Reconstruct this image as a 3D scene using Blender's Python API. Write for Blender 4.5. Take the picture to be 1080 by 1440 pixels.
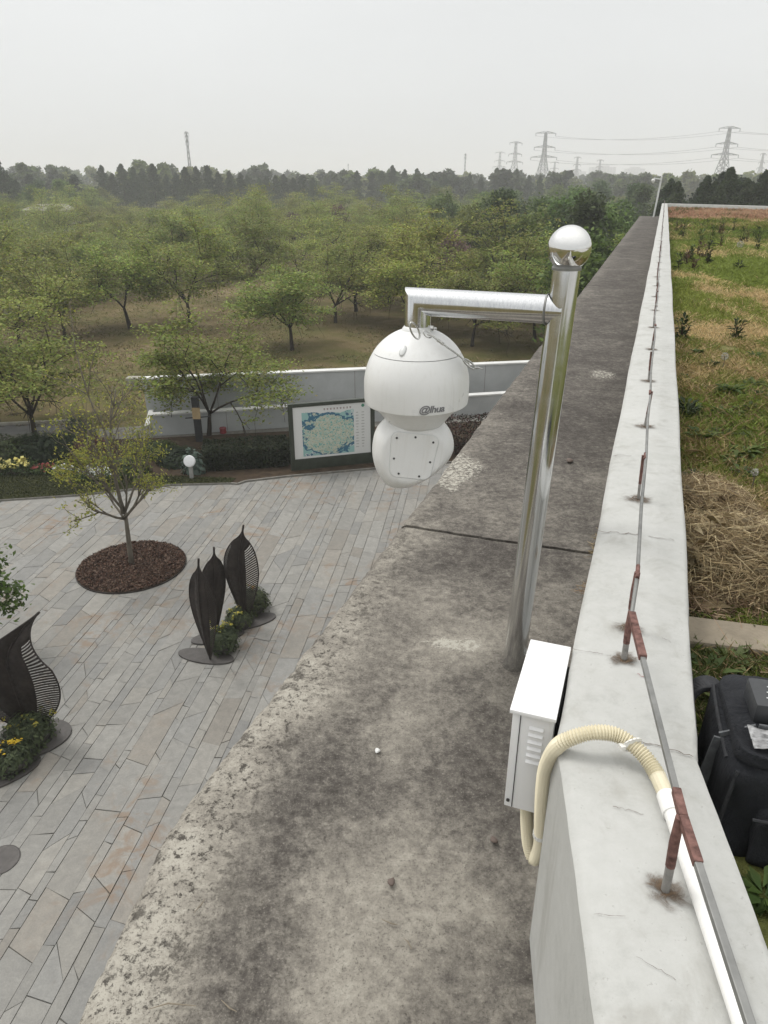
import bpy, bmesh, math, random
import numpy as np
from mathutils import Vector, Matrix, Euler

scene = bpy.context.scene
for _o in list(bpy.data.objects):
    bpy.data.objects.remove(_o)
COL = scene.collection
rad = math.radians

# ------------------------------------------------------------------ camera
CZ = 7.5                      # eye height above the plaza
F = 1000.0                    # focal length for a 1080 x 1440 frame
PITCH = math.atan(465.0 / F)
cam_data = bpy.data.cameras.new('camera')
cam = bpy.data.objects.new('camera', cam_data)
COL.objects.link(cam)
cam.location = (0, 0, CZ)
cam.rotation_euler = (math.pi / 2 - PITCH, 0, 0)
cam_data.sensor_fit = 'VERTICAL'
cam_data.sensor_height = 36.0
cam_data.sensor_width = 27.0
cam_data.lens = 36.0 * F / 1440.0
cam_data.clip_start = 0.05
cam_data.clip_end = 8000.0
scene.camera = cam

# ------------------------------------------------------------------ sky and sun (overcast)
SUN_EL, SUN_AZ = 58.0, -55.0   # degrees; azimuth from +Y towards +X
world = bpy.data.worlds.new('World')
scene.world = world
world.use_nodes = True
wn = world.node_tree.nodes
wl = world.node_tree.links
wn.clear()
w_out = wn.new('ShaderNodeOutputWorld')
w_bg = wn.new('ShaderNodeBackground')
w_sky = wn.new('ShaderNodeTexSky')
w_sky.sky_type = 'NISHITA'
w_sky.sun_disc = False
w_sky.sun_elevation = rad(SUN_EL)
w_sky.sun_rotation = rad(SUN_AZ)
w_sky.air_density = 1.0
w_sky.dust_density = 6.0
w_sky.ozone_density = 1.0
w_hs = wn.new('ShaderNodeHueSaturation')
w_hs.inputs['Saturation'].default_value = 0.06
wl.new(w_sky.outputs['Color'], w_hs.inputs['Color'])
w_geo = wn.new('ShaderNodeTexCoord')
w_sep = wn.new('ShaderNodeSeparateXYZ')
wl.new(w_geo.outputs['Generated'], w_sep.inputs[0])
w_rmp = wn.new('ShaderNodeValToRGB')          # cloud deck: a little brighter overhead
w_rmp.color_ramp.elements[0].position = 0.0
w_rmp.color_ramp.elements[0].color = (7.3, 7.45, 7.4, 1)
w_rmp.color_ramp.elements[1].position = 1.0
w_rmp.color_ramp.elements[1].color = (13.6, 13.6, 13.4, 1)
_e = w_rmp.color_ramp.elements.new(0.22); _e.color = (6.9, 7.05, 7.1, 1)
wl.new(w_sep.outputs['Z'], w_rmp.inputs[0])
w_nz = wn.new('ShaderNodeTexNoise')
w_nz.inputs['Scale'].default_value = 2.2
w_nz.inputs['Detail'].default_value = 3.0
w_mp = wn.new('ShaderNodeMapping')
w_mp.inputs['Scale'].default_value = (0.8, 0.8, 3.0)
wl.new(w_geo.outputs['Generated'], w_mp.inputs['Vector'])
wl.new(w_mp.outputs[0], w_nz.inputs['Vector'])
w_nr = wn.new('ShaderNodeMapRange')
w_nr.inputs['To Min'].default_value = 0.90
w_nr.inputs['To Max'].default_value = 1.10
wl.new(w_nz.outputs['Fac'], w_nr.inputs['Value'])
w_sc = wn.new('ShaderNodeVectorMath')
w_sc.operation = 'SCALE'
wl.new(w_rmp.outputs['Color'], w_sc.inputs[0])
wl.new(w_nr.outputs['Result'], w_sc.inputs['Scale'])
w_mix = wn.new('ShaderNodeMix')
w_mix.data_type = 'RGBA'
w_mix.inputs['Factor'].default_value = 0.8
wl.new(w_hs.outputs['Color'], w_mix.inputs['A'])
wl.new(w_sc.outputs['Vector'], w_mix.inputs['B'])
wl.new(w_mix.outputs['Result'], w_bg.inputs['Color'])
w_bg.inputs['Strength'].default_value = 0.13
wl.new(w_bg.outputs['Background'], w_out.inputs['Surface'])

sun_data = bpy.data.lights.new('sun', 'SUN')
sun_data.energy = 1.5
sun_data.angle = rad(20)
sun_data.color = (1.0, 0.975, 0.94)
sun = bpy.data.objects.new('sun', sun_data)
COL.objects.link(sun)
_se, _sa = rad(SUN_EL), rad(SUN_AZ)
_sd = Vector((math.cos(_se) * math.sin(_sa), math.cos(_se) * math.cos(_sa), math.sin(_se)))
sun.rotation_euler = (-_sd).to_track_quat('-Z', 'Y').to_euler()

scene.view_settings.view_transform = 'Standard'
scene.view_settings.look = 'None'
scene.view_settings.exposure = 0.0
scene.view_settings.gamma = 1.0
scene.view_settings.use_curve_mapping = False
scene.render.engine = 'CYCLES'
cy = scene.cycles
cy.use_denoising = True
cy.max_bounces = 5
cy.diffuse_bounces = 2
cy.glossy_bounces = 3
cy.transmission_bounces = 4
cy.transparent_max_bounces = 8
cy.volume_bounces = 2
cy.caustics_reflective = False
cy.caustics_refractive = False

# ------------------------------------------------------------------ survey helpers
_c, _s = math.cos(PITCH), math.sin(PITCH)

def ray(px, py):
    u = (px - 540.0) / F
    v = (720.0 - py) / F
    return (u, _c + v * _s, -_s + v * _c)

def at_z(px, py, z=0.0):
    d = ray(px, py)
    t = (z - CZ) / d[2]
    return Vector((d[0] * t, d[1] * t, z))

def at_y(px, py, y):
    d = ray(px, py)
    t = y / d[1]
    return Vector((d[0] * t, y, CZ + d[2] * t))

rng = np.random.default_rng(7)
random.seed(7)

# ------------------------------------------------------------------ mesh helpers
def link(o, parent=None):
    COL.objects.link(o)
    if parent is not None:
        o.parent = parent
    return o

def tag(o, label=None, cat=None, group=None, kind=None):
    if label: o['label'] = label
    if cat: o['category'] = cat
    if group: o['group'] = group
    if kind: o['kind'] = kind
    return o

def empty(name, loc=(0, 0, 0), rz=0.0):
    o = bpy.data.objects.new(name, None)
    o.empty_display_size = 0.2
    o.location = loc
    o.rotation_euler = (0, 0, rz)
    return link(o)

def mats(me, mat):
    if isinstance(mat, (list, tuple)):
        for m in mat: me.materials.append(m)
    elif mat is not None:
        me.materials.append(mat)

def mesh_from(name, verts, faces, mat, smooth=False, colors=None, mat_idx=None):
    me = bpy.data.meshes.new(name)
    me.from_pydata([tuple(v) for v in verts], [], faces)
    mats(me, mat)
    if colors is not None:
        ca = me.color_attributes.new('Col', 'FLOAT_COLOR', 'POINT')
        arr = np.ones((len(verts), 4), dtype=np.float32)
        arr[:, :3] = np.asarray(colors, dtype=np.float32)
        ca.data.foreach_set('color', arr.ravel())
    if mat_idx is not None:
        me.polygons.foreach_set('material_index', mat_idx)
    if smooth:
        me.polygons.foreach_set('use_smooth', [True] * len(me.polygons))
    me.update()
    return me

def obj(name, me, parent=None, loc=None, rot=None):
    o = bpy.data.objects.new(name, me)
    link(o, parent)
    if loc is not None: o.location = loc
    if rot is not None: o.rotation_euler = rot
    return o

def fast_mesh(name, V, K, mat, colors=None):
    """V: (n*K,3) vertices, every K of them one polygon."""
    me = bpy.data.meshes.new(name)
    nv = len(V); nf = nv // K
    me.vertices.add(nv)
    me.vertices.foreach_set('co', np.ascontiguousarray(V, dtype=np.float32).ravel())
    me.loops.add(nv)
    me.loops.foreach_set('vertex_index', np.arange(nv, dtype=np.int32))
    me.polygons.add(nf)
    me.polygons.foreach_set('loop_start', np.arange(0, nv, K, dtype=np.int32))
    mats(me, mat)
    if colors is not None:
        ca = me.color_attributes.new('Col', 'FLOAT_COLOR', 'POINT')
        arr = np.ones((nv, 4), dtype=np.float32)
        arr[:, :3] = np.repeat(colors, K, axis=0)
        ca.data.foreach_set('color', arr.ravel())
    me.update(calc_edges=True)
    me.validate()
    return me

class MB:
    """collects shapes into one mesh"""
    def __init__(self):
        self.v, self.f, self.m = [], [], []
    def add(self, v, f, mi=0):
        b = len(self.v)
        self.v += [tuple(x) for x in v]
        self.f += [tuple(b + i for i in q) for q in f]
        self.m += [mi] * len(f)
        return self
    def box(self, c, size, rz=0.0, mi=0, M=None):
        sx, sy, sz = size[0] / 2, size[1] / 2, size[2] / 2
        pts = [Vector((x, y, z)) for z in (-sz, sz) for y in (-sy, sy) for x in (-sx, sx)]
        R = M if M is not None else Matrix.Rotation(rz, 3, 'Z')
        pts = [R @ p + Vector(c) for p in pts]
        return self.add(pts, [(0, 2, 3, 1), (4, 5, 7, 6), (0, 1, 5, 4), (2, 6, 7, 3), (0, 4, 6, 2), (1, 3, 7, 5)], mi)
    def bar(self, a, b, w, h=None, mi=0):
        a, b = Vector(a), Vector(b)
        h = h or w
        d = (b - a)
        L = d.length
        if L < 1e-6: return self
        M = d.to_track_quat('Z', 'Y').to_matrix()
        return self.box((a + b) / 2, (w, h, L), mi=mi, M=M)
    def tube(self, path, r, n=8, caps=True, mi=0):
        path = [Vector(p) for p in path]
        rs = r if isinstance(r, (list, tuple)) else [r] * len(path)
        vs, fs = [], []
        t0 = (path[1] - path[0]).normalized()
        up = Vector((0, 0, 1)) if abs(t0.z) < 0.9 else Vector((1, 0, 0))
        nrm = t0.cross(up).normalized()
        for i, p in enumerate(path):
            if i == 0: t = path[1] - path[0]
            elif i == len(path) - 1: t = path[-1] - path[-2]
            else: t = (path[i + 1] - path[i]).normalized() + (path[i] - path[i - 1]).normalized()
            t = t.normalized()
            nrm = (nrm - t * nrm.dot(t)).normalized()
            bn = t.cross(nrm)
            mit = None
            if 0 < i < len(path) - 1:
                d1 = (path[i] - path[i - 1]).normalized(); d2 = (path[i + 1] - path[i]).normalized()
                cs = d1.dot(t)
                if cs < 0.97 and cs > 0.3:
                    mit = (d2 - d1).normalized(); gain = 1 / cs - 1
            for k in range(n):
                a = 2 * math.pi * k / n
                off = (nrm * math.cos(a) + bn * math.sin(a)) * rs[i]
                if mit is not None: off = off + mit * (off.dot(mit) * gain)
                vs.append(p + off)
        for i in range(len(path) - 1):
            for k in range(n):
                fs.append((i * n + k, i * n + (k + 1) % n, (i + 1) * n + (k + 1) % n, (i + 1) * n + k))
        if caps:
            fs.append(tuple(range(n - 1, -1, -1)))
            fs.append(tuple((len(path) - 1) * n + k for k in range(n)))
        return self.add(vs, fs, mi)
    def lathe(self, prof, n=24, c=(0, 0, 0), mi=0, caps=True):
        vs, fs = [], []
        for (r, z) in prof:
            for k in range(n):
                a = 2 * math.pi * k / n
                vs.append((c[0] + r * math.cos(a), c[1] + r * math.sin(a), c[2] + z))
        for i in range(len(prof) - 1):
            for k in range(n):
                fs.append((i * n + k, i * n + (k + 1) % n, (i + 1) * n + (k + 1) % n, (i + 1) * n + k))
        if caps:
            fs.append(tuple(range(n - 1, -1, -1)))
            fs.append(tuple((len(prof) - 1) * n + k for k in range(n)))
        return self.add(vs, fs, mi)
    def prism(self, poly, z0, z1, mi=0):
        n = len(poly)
        vs = [(p[0], p[1], z0) for p in poly] + [(p[0], p[1], z1) for p in poly]
        fs = [tuple(range(n - 1, -1, -1)), tuple(range(n, 2 * n))]
        fs += [(i, (i + 1) % n, n + (i + 1) % n, n + i) for i in range(n)]
        return self.add(vs, fs, mi)
    def mesh(self, name, mat, smooth=False, bevel=0.0, auto=None):
        me = mesh_from(name, self.v, self.f, mat, smooth, mat_idx=self.m)
        bm = bmesh.new(); bm.from_mesh(me)
        bmesh.ops.recalc_face_normals(bm, faces=bm.faces)
        if bevel > 0:
            bmesh.ops.bevel(bm, geom=[e for e in bm.edges if len(e.link_faces) == 2 and e.calc_face_angle(0) > 0.6],
                            offset=bevel, segments=2, affect='EDGES', profile=0.6)
        bm.to_mesh(me); bm.free()
        if auto is not None:
            me.polygons.foreach_set('use_smooth', [True] * len(me.polygons))
            me.set_sharp_from_angle(angle=rad(auto))
        return me
    def build(self, name, mat, parent=None, smooth=False, bevel=0.0, auto=None):
        return obj(name, self.mesh(name, mat, smooth, bevel, auto), parent)

def vnoise(x, y, seed=0):
    """smooth value noise, vectorised"""
    x = np.asarray(x, dtype=np.float64); y = np.asarray(y, dtype=np.float64)
    xi = np.floor(x).astype(np.int64); yi = np.floor(y).astype(np.int64)
    fx = x - xi; fy = y - yi
    fx = fx * fx * (3 - 2 * fx); fy = fy * fy * (3 - 2 * fy)
    def h(a, b):
        n = (a * 374761393 + b * 668265263 + seed * 974711) & 0x7fffffff
        n = ((n ^ (n >> 13)) * 1274126177) & 0x7fffffff
        return ((n ^ (n >> 16)) & 0xffff) / 65535.0
    return (h(xi, yi) * (1 - fx) + h(xi + 1, yi) * fx) * (1 - fy) + (h(xi, yi + 1) * (1 - fx) + h(xi + 1, yi + 1) * fx) * fy

def fbm(x, y, seed=0, o=4):
    s = 0; a = 0.5; f = 1.0
    for i in range(o):
        s = s + a * vnoise(np.asarray(x) * f + 17.3 * i, np.asarray(y) * f + 9.1 * i, seed + i)
        a *= 0.5; f *= 2.03
    return s / (1 - 0.5 ** o)

# ------------------------------------------------------------------ material helpers
class NT:
    def __init__(self, name):
        self.m = bpy.data.materials.new(name)
        self.m.use_nodes = True
        self.t = self.m.node_tree
        self.n = self.t.nodes; self.l = self.t.links
        self.b = self.n['Principled BSDF']
        self.out = self.n['Material Output']
    def new(self, t, **kw):
        nd = self.n.new(t)
        for k, v in kw.items(): setattr(nd, k, v)
        return nd
    def noise(self, scale, detail=4, rough=0.55, vec=None, dist=0.0):
        nd = self.new('ShaderNodeTexNoise')
        nd.inputs['Scale'].default_value = scale
        nd.inputs['Detail'].default_value = detail
        nd.inputs['Roughness'].default_value = rough
        nd.inputs['Distortion'].default_value = dist
        self.l.new(vec if vec is not None else self.coord(), nd.inputs['Vector'])
        return nd.outputs['Fac']
    def voro(self, scale, feature='F1', vec=None, out='Distance', rnd=1.0):
        nd = self.new('ShaderNodeTexVoronoi', feature=feature)
        nd.inputs['Scale'].default_value = scale
        nd.inputs['Randomness'].default_value = rnd
        self.l.new(vec if vec is not None else self.coord(), nd.inputs['Vector'])
        return nd.outputs[out]
    def coord(self, kind='Object', scale=None):
        if not hasattr(self, '_tc'): self._tc = self.new('ShaderNodeTexCoord')
        o = self._tc.outputs[kind]
        if scale is not None:
            mp = self.new('ShaderNodeMapping')
            mp.inputs['Scale'].default_value = scale
            self.l.new(o, mp.inputs['Vector'])
            return mp.outputs[0]
        return o
    def pos(self, scale=None):
        if not hasattr(self, '_g'): self._g = self.new('ShaderNodeNewGeometry')
        o = self._g.outputs['Position']
        if scale is not None:
            mp = self.new('ShaderNodeMapping')
            mp.inputs['Scale'].default_value = scale
            self.l.new(o, mp.inputs['Vector'])
            return mp.outputs[0]
        return o
    def ramp(self, fac, stops, interp='LINEAR'):
        nd = self.new('ShaderNodeValToRGB')
        cr = nd.color_ramp
        cr.interpolation = interp
        while len(cr.elements) < len(stops): cr.elements.new(0.5)
        for e, (p, c) in zip(cr.elements, stops):
            e.position = p
            e.color = (*c, 1) if isinstance(c, (tuple, list)) else (c, c, c, 1)
        self.l.new(fac, nd.inputs[0])
        return nd.outputs['Color']
    def range(self, fac, a, b, c=0.0, d=1.0, smooth=True):
        nd = self.new('ShaderNodeMapRange')
        if smooth: nd.interpolation_type = 'SMOOTHSTEP'
        for k, v in zip(('From Min', 'From Max', 'To Min', 'To Max'), (a, b, c, d)):
            nd.inputs[k].default_value = v
        self.l.new(fac, nd.inputs['Value'])
        return nd.outputs['Result']
    def mix(self, fac, a, b, mode='MIX'):
        nd = self.new('ShaderNodeMix', data_type='RGBA', blend_type=mode)
        for s, v in (('Factor', fac), ('A', a), ('B', b)):
            i = nd.inputs[s] if s != 'Factor' else nd.inputs[0]
            if s == 'A': i = nd.inputs[6]
            if s == 'B': i = nd.inputs[7]
            if hasattr(v, 'is_output'): self.l.new(v, i)
            elif isinstance(v, (tuple, list)): i.default_value = (*v[:3], 1)
            else: i.default_value = v
        return nd.outputs[2]
    def math(self, op, a, b=None):
        nd = self.new('ShaderNodeMath', operation=op)
        for i, v in enumerate((a, b)):
            if v is None: continue
            if hasattr(v, 'is_output'): self.l.new(v, nd.inputs[i])
            else: nd.inputs[i].default_value = v
        return nd.outputs[0]
    def attr(self, name, out='Color'):
        nd = self.new('ShaderNodeAttribute', attribute_name=name)
        return nd.outputs[out]
    def bump(self, h, strength=0.3, dist=0.01):
        nd = self.new('ShaderNodeBump')
        nd.inputs['Strength'].default_value = strength
        nd.inputs['Distance'].default_value = dist
        self.l.new(h, nd.inputs['Height'])
        self.l.new(nd.outputs[0], self.b.inputs['Normal'])
        return nd
    def set(self, **kw):
        names = dict(col='Base Color', rough='Roughness', metal='Metallic', spec='Specular IOR Level', alpha='Alpha', emis='Emission Color', trans='Transmission Weight')
        for k, v in kw.items():
            i = self.b.inputs[names[k]]
            if hasattr(v, 'is_output'): self.l.new(v, i)
            elif k in ('col', 'emis'): i.default_value = (*v, 1)
            else: i.default_value = v
        return self

def simple_mat(name, col, rough=0.6, metal=0.0, var=0.15, scale=6.0, bump=0.0, spec=0.5):
    t = NT(name)
    nz = t.noise(scale, 5, 0.6)
    c = t.ramp(nz, [(0.3, tuple(x * (1 - var) for x in col)), (0.7, tuple(min(1, x * (1 + var)) for x in col))])
    t.set(col=c, metal=metal, spec=spec)
    r = t.range(t.noise(scale * 3.1, 4), 0.3, 0.7, max(0.02, rough - 0.08), min(1, rough + 0.08))
    t.set(rough=r)
    if bump: t.bump(t.noise(scale * 8, 5), bump, 0.004)
    return t.m
# ------------------------------------------------------------------ materials
def make_mats():
    M = {}
    # weathered ledge concrete: attribute Col -> R light wash, G pitting, B fresh render patch
    t = NT('ledge_concrete')
    at = t.new('ShaderNodeSeparateColor'); t.l.new(t.attr('Col'), at.inputs[0])
    p = t.pos()
    n1 = t.noise(2.3, 8, 0.65, p, 0.6)
    n2 = t.noise(9, 10, 0.80, p, 0.2)
    n3 = t.noise(34, 9, 0.82, p)
    n4 = t.noise(150, 5, 0.8, p)
    s = t.math('ADD', t.math('MULTIPLY', n1, 0.20), t.math('MULTIPLY', n2, 0.55))
    s = t.math('ADD', s, t.math('MULTIPLY', n3, 0.80))
    s = t.math('SUBTRACT', s, 0.175)
    s = t.math('ADD', s, t.math('MULTIPLY', t.math('SUBTRACT', at.outputs[0], 0.5), 0.43))
    c = t.ramp(s, [(0.40, (0.062, 0.055, 0.049)), (0.52, (0.118, 0.107, 0.094)), (0.62, (0.190, 0.174, 0.150)), (0.74, (0.280, 0.258, 0.220)), (0.90, (0.40, 0.375, 0.322))])
    # fine grit
    c = t.mix(t.range(n4, 0.55, 0.63, 0, 0.62), c, (0.055, 0.048, 0.042))
    c = t.mix(t.range(n4, 0.43, 0.36, 0, 0.42), c, (0.40, 0.37, 0.32))
    # dark lichen pits
    v1 = t.noise(40, 9, 0.82, p)
    pit = t.range(v1, 0.545, 0.585)
    pit2 = t.range(t.noise(9.5, 10, 0.82, p), 0.54, 0.59)
    pitm = t.math('MULTIPLY', t.math('MAXIMUM', t.math('MULTIPLY', pit, 0.9), t.math('MULTIPLY', pit2, 0.75)), at.outputs[1])
    c = t.mix(pitm, c, (0.050, 0.044, 0.038))
    # flaked pale patch
    fl = t.math('MULTIPLY', t.range(t.math('ADD', t.noise(55, 9, 0.8, p), t.math('MULTIPLY', at.outputs[2], 0.30)), 0.68, 0.76), 0.85)
    c = t.mix(fl, c, t.ramp(n4, [(0.3, (0.36, 0.34, 0.29)), (0.7, (0.56, 0.54, 0.47))]))
    t.set(col=c, rough=0.93, spec=0.2)
    h = t.math('ADD', t.math('MULTIPLY', n3, 0.6), t.math('MULTIPLY', n2, 0.8))
    h = t.math('SUBTRACT', h, t.math('MULTIPLY', pitm, 0.7))
    t.bump(h, 0.55, 0.012)
    M['ledge'] = t.m

    # painted parapet plaster
    t = NT('parapet_plaster')
    p = t.pos()
    n1 = t.noise(3.2, 8, 0.72, p); n2 = t.noise(30, 8, 0.75, p, 0.2); n3 = t.noise(9, 5, 0.7, t.pos((1, 1, 0.15)), 0.4)
    s = t.math('ADD', t.math('MULTIPLY', n1, 0.5), t.math('MULTIPLY', n2, 0.5))
    c = t.ramp(s, [(0.3, (0.345, 0.345, 0.325)), (0.46, (0.435, 0.435, 0.413)), (0.68, (0.495, 0.495, 0.475))])
    sp = t.range(t.noise(120, 3, 0.6, p), 0.66, 0.72)
    c = t.mix(t.math('MULTIPLY', sp, 0.35), c, (0.22, 0.21, 0.19))
    c = t.mix(t.range(n3, 0.50, 0.72, 0, 0.5), c, (0.30, 0.29, 0.26))
    c = t.mix(t.range(t.noise(1.1, 6, 0.65, p, 0.8), 0.50, 0.70, 0, 0.22), c, (0.33, 0.33, 0.30))
    crx = None
    t.set(col=c, rough=0.78, spec=0.3)
    t.bump(t.math('ADD', n2, t.math('MULTIPLY', t.noise(160, 4, 0.6, p), 0.35)), 0.18, 0.006)
    M['plaster'] = t.m

    t = NT('polished_stainless')
    br = t.noise(1.0, 5, 0.6, t.coord('Object', (220, 220, 2.0)))
    t.set(col=t.ramp(br, [(0.3, (0.58, 0.59, 0.60)), (0.7, (0.70, 0.705, 0.71))]), metal=1.0)
    t.set(rough=t.range(t.noise(9, 5, 0.6), 0.3, 0.75, 0.09, 0.24))
    t.bump(br, 0.035, 0.002)
    M['steel'] = t.m
    t = NT('mirror_ball_steel')
    t.set(col=(0.74, 0.735, 0.72), metal=1.0, rough=t.range(t.noise(14, 4), 0.3, 0.7, 0.04, 0.1))
    M['ball'] = t.m

    def paint(name, col, rough, grime, gs=5.0):
        t = NT(name)
        n = t.noise(gs, 6, 0.62); n2 = t.noise(gs * 11, 4, 0.6)
        ns = t.noise(gs, 6, 0.7, t.coord('Object', (9, 9, 0.6)), 0.3)
        c = t.mix(t.range(n, 0.48, 0.75, 0, grime), col, tuple(x * 0.62 for x in col))
        c = t.mix(t.math('MULTIPLY', t.range(ns, 0.5, 0.72, 0, 1), min(1.0, grime * 2.2)), c, (col[0] * 0.70, col[1] * 0.67, col[2] * 0.60))
        c = t.mix(t.range(n2, 0.66, 0.74, 0, grime), c, (0.30, 0.27, 0.23))
        t.set(col=c, rough=t.range(n, 0.3, 0.7, rough - 0.06, rough + 0.08))
        t.bump(t.noise(gs * 40, 3), 0.03, 0.002)
        return t.m
    M['camera_white'] = paint('camera_white_shell', (0.72, 0.72, 0.705), 0.33, 0.10, 9)
    M['camera_plate'] = paint('camera_white_plate', (0.66, 0.665, 0.65), 0.4, 0.10, 9)
    M['box_white'] = paint('powder_coat_white', (0.80, 0.80, 0.80), 0.42, 0.08, 6)
    M['box_grey'] = paint('powder_coat_pale_grey', (0.60, 0.61, 0.60), 0.42, 0.10, 6)
    M['pvc'] = paint('white_pvc', (0.80, 0.79, 0.76), 0.35, 0.12, 8)
    M['cream'] = paint('cream_corrugated_plastic', (0.66, 0.60, 0.44), 0.45, 0.14, 12)
    M['clip'] = paint('white_clip_plastic', (0.74, 0.73, 0.69), 0.4, 0.1, 20)
    M['galv'] = simple_mat('galvanised_steel', (0.23, 0.23, 0.22), 0.5, 0.55, 0.25, 18, 0.1)
    M['galv_pale'] = simple_mat('galvanised_post', (0.26, 0.25, 0.235), 0.55, 0.3, 0.3, 40, 0.1)
    M['red'] = simple_mat('red_oxide_primer', (0.150, 0.082, 0.070), 0.8, 0.0, 0.55, 70, 0.3, 0.2)
    M['dark_gap'] = simple_mat('dark_gap', (0.02, 0.02, 0.02), 0.9)
    M['logo'] = simple_mat('logo_grey', (0.20, 0.20, 0.205), 0.5)
    M['screw'] = simple_mat('screw_steel', (0.09, 0.09, 0.09), 0.4, 0.7)
    M['cable'] = simple_mat('steel_cable', (0.50, 0.50, 0.48), 0.3, 1.0, 0.2, 80)
    M['crack'] = simple_mat('crack_brown', (0.13, 0.10, 0.085), 0.95)  # plain dark brown for crack lines, wall panel joints and dark pebbles
    M['crack_red'] = simple_mat('crack_red_marker', (0.28, 0.07, 0.07), 0.9)

    # rust bleed: vertex attribute Col.r fades from the post to the rim
    t = NT('rust_bleed')
    at = t.new('ShaderNodeSeparateColor'); t.l.new(t.attr('Col'), at.inputs[0])
    n = t.noise(60, 6, 0.7, t.pos(), 1.0)
    a = t.math('MULTIPLY', at.outputs[0], t.range(n, 0.25, 0.65, 0.35, 1.25))
    a = t.range(a, 0.15, 1.05, 0, 0.85)
    c = t.ramp(n, [(0.3, (0.045, 0.033, 0.024)), (0.65, (0.14, 0.095, 0.06))])
    t.set(col=c, rough=0.95, alpha=a, spec=0.1)
    M['rust'] = t.m

    # plaza slabs: colour attribute per slab, wear in world space
    t = NT('slab_stone')
    p = t.pos()
    base = t.attr('Col')
    n1 = t.noise(0.55, 6, 0.6, p, 0.6); n2 = t.noise(7, 7, 0.65, p, 0.8); n3 = t.noise(55, 4, 0.65, p)
    c = t.mix(0.9, base, t.ramp(n2, [(0.3, 0.72), (0.7, 1.12)]), 'MULTIPLY')
    c = t.mix(1.0, c, t.ramp(n3, [(0.3, 0.88), (0.7, 1.08)]), 'MULTIPLY')
    rust = t.math('MULTIPLY', t.range(n1, 0.48, 0.64), t.range(t.noise(2.6, 6, 0.65, p, 1.0), 0.47, 0.64))
    c = t.mix(t.math('MULTIPLY', rust, 0.68), c, (0.205, 0.137, 0.086))
    dk = t.range(t.noise(0.9, 7, 0.68, t.pos((1, 1, 1)), 0.9), 0.52, 0.72, 0, 0.40)
    c = t.mix(dk, c, (0.165, 0.162, 0.148))
    t.set(col=c, rough=t.range(n2, 0.3, 0.7, 0.55, 0.8), spec=0.35)
    t.bump(t.math('ADD', n3, t.math('MULTIPLY', n2, 0.8)), 0.25, 0.006)
    M['slab'] = t.m
    M['joint'] = simple_mat('joint_mortar', (0.165, 0.158, 0.140), 0.95, 0, 0.3, 9)

    # bare field ground
    t = NT('field_ground')
    p = t.pos()
    n1 = t.noise(0.07, 7, 0.6, p, 0.5); n2 = t.noise(0.9, 7, 0.68, p, 0.4); n3 = t.noise(14, 4, 0.7, p)
    s = t.math('ADD', t.math('MULTIPLY', n1, 0.62), t.math('MULTIPLY', n2, 0.38))
    c = t.ramp(s, [(0.38, (0.072, 0.080, 0.024)), (0.46, (0.115, 0.104, 0.040)), (0.54, (0.160, 0.124, 0.064)), (0.66, (0.26, 0.205, 0.128))])
    c = t.mix(1.0, c, t.ramp(n3, [(0.3, 0.65), (0.7, 1.25)]), 'MULTIPLY')
    t.set(col=c, rough=0.97, spec=0.1)
    t.bump(t.math('ADD', n3, n2), 0.5, 0.05)
    M['field'] = t.m
    M['soil'] = simple_mat('bed_soil', (0.050, 0.036, 0.024), 0.97, 0, 0.4, 5, 0.6, 0.1)
    M['path'] = simple_mat('asphalt_path', (0.17, 0.168, 0.165), 0.9, 0, 0.15, 2, 0.3, 0.2)
    M['kerb'] = simple_mat('pale_kerb', (0.33, 0.315, 0.27), 0.85, 0, 0.25, 5, 0.3, 0.2)
    M['roofslab'] = simple_mat('roof_kerb_concrete', (0.24, 0.205, 0.155), 0.92, 0, 0.3, 9, 0.5, 0.2)
    M['facade'] = simple_mat('facade_render', (0.42, 0.41, 0.39), 0.85, 0, 0.12, 2, 0.2)
    t = NT('lawn_turf')
    p = t.pos()
    n = t.noise(3.0, 6, 0.7, p); n3 = t.noise(40, 4, 0.7, p)
    c = t.ramp(n, [(0.3, (0.026, 0.030, 0.012)), (0.7, (0.055, 0.056, 0.022))])
    c = t.mix(1.0, c, t.ramp(n3, [(0.3, 0.6), (0.7, 1.3)]), 'MULTIPLY')
    t.set(col=c, rough=0.97, spec=0.1); t.bump(n3, 0.6, 0.03)
    M['lawn'] = t.m
    t = NT('roof_soil')
    p = t.pos()
    n = t.noise(1.6, 7, 0.7, p, 0.6); n3 = t.noise(30, 5, 0.7, p)
    c = t.ramp(n, [(0.3, (0.090, 0.112, 0.030)), (0.55, (0.150, 0.155, 0.052)), (0.75, (0.24, 0.205, 0.11))])
    c = t.mix(1.0, c, t.ramp(n3, [(0.3, 0.6), (0.7, 1.3)]), 'MULTIPLY')
    t.set(col=c, rough=0.97, spec=0.1); t.bump(n3, 0.7, 0.03)
    M['roof_soil'] = t.m

    # foliage: colour attribute x per-object variation
    def leaf(name, trans=0.35, var=0.25):
        t = NT(name)
        oi = t.new('ShaderNodeObjectInfo')
        c = t.attr('Col')
        f = t.range(oi.outputs['Random'], 0, 1, 1 - var, 1 + var, False)
        sc = t.new('ShaderNodeVectorMath', operation='SCALE')
        t.l.new(c, sc.inputs[0]); t.l.new(f, sc.inputs['Scale'])
        hs = t.new('ShaderNodeHueSaturation')
        rr = t.math('FRACT', t.math('MULTIPLY', oi.outputs['Random'], 7.31))
        t.l.new(t.range(rr, 0, 1, 0.478, 0.515, False), hs.inputs['Hue'])
        t.l.new(sc.outputs['Vector'], hs.inputs['Color'])
        c = hs.outputs['Color']
        t.set(col=c, rough=0.6, spec=0.25)
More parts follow.
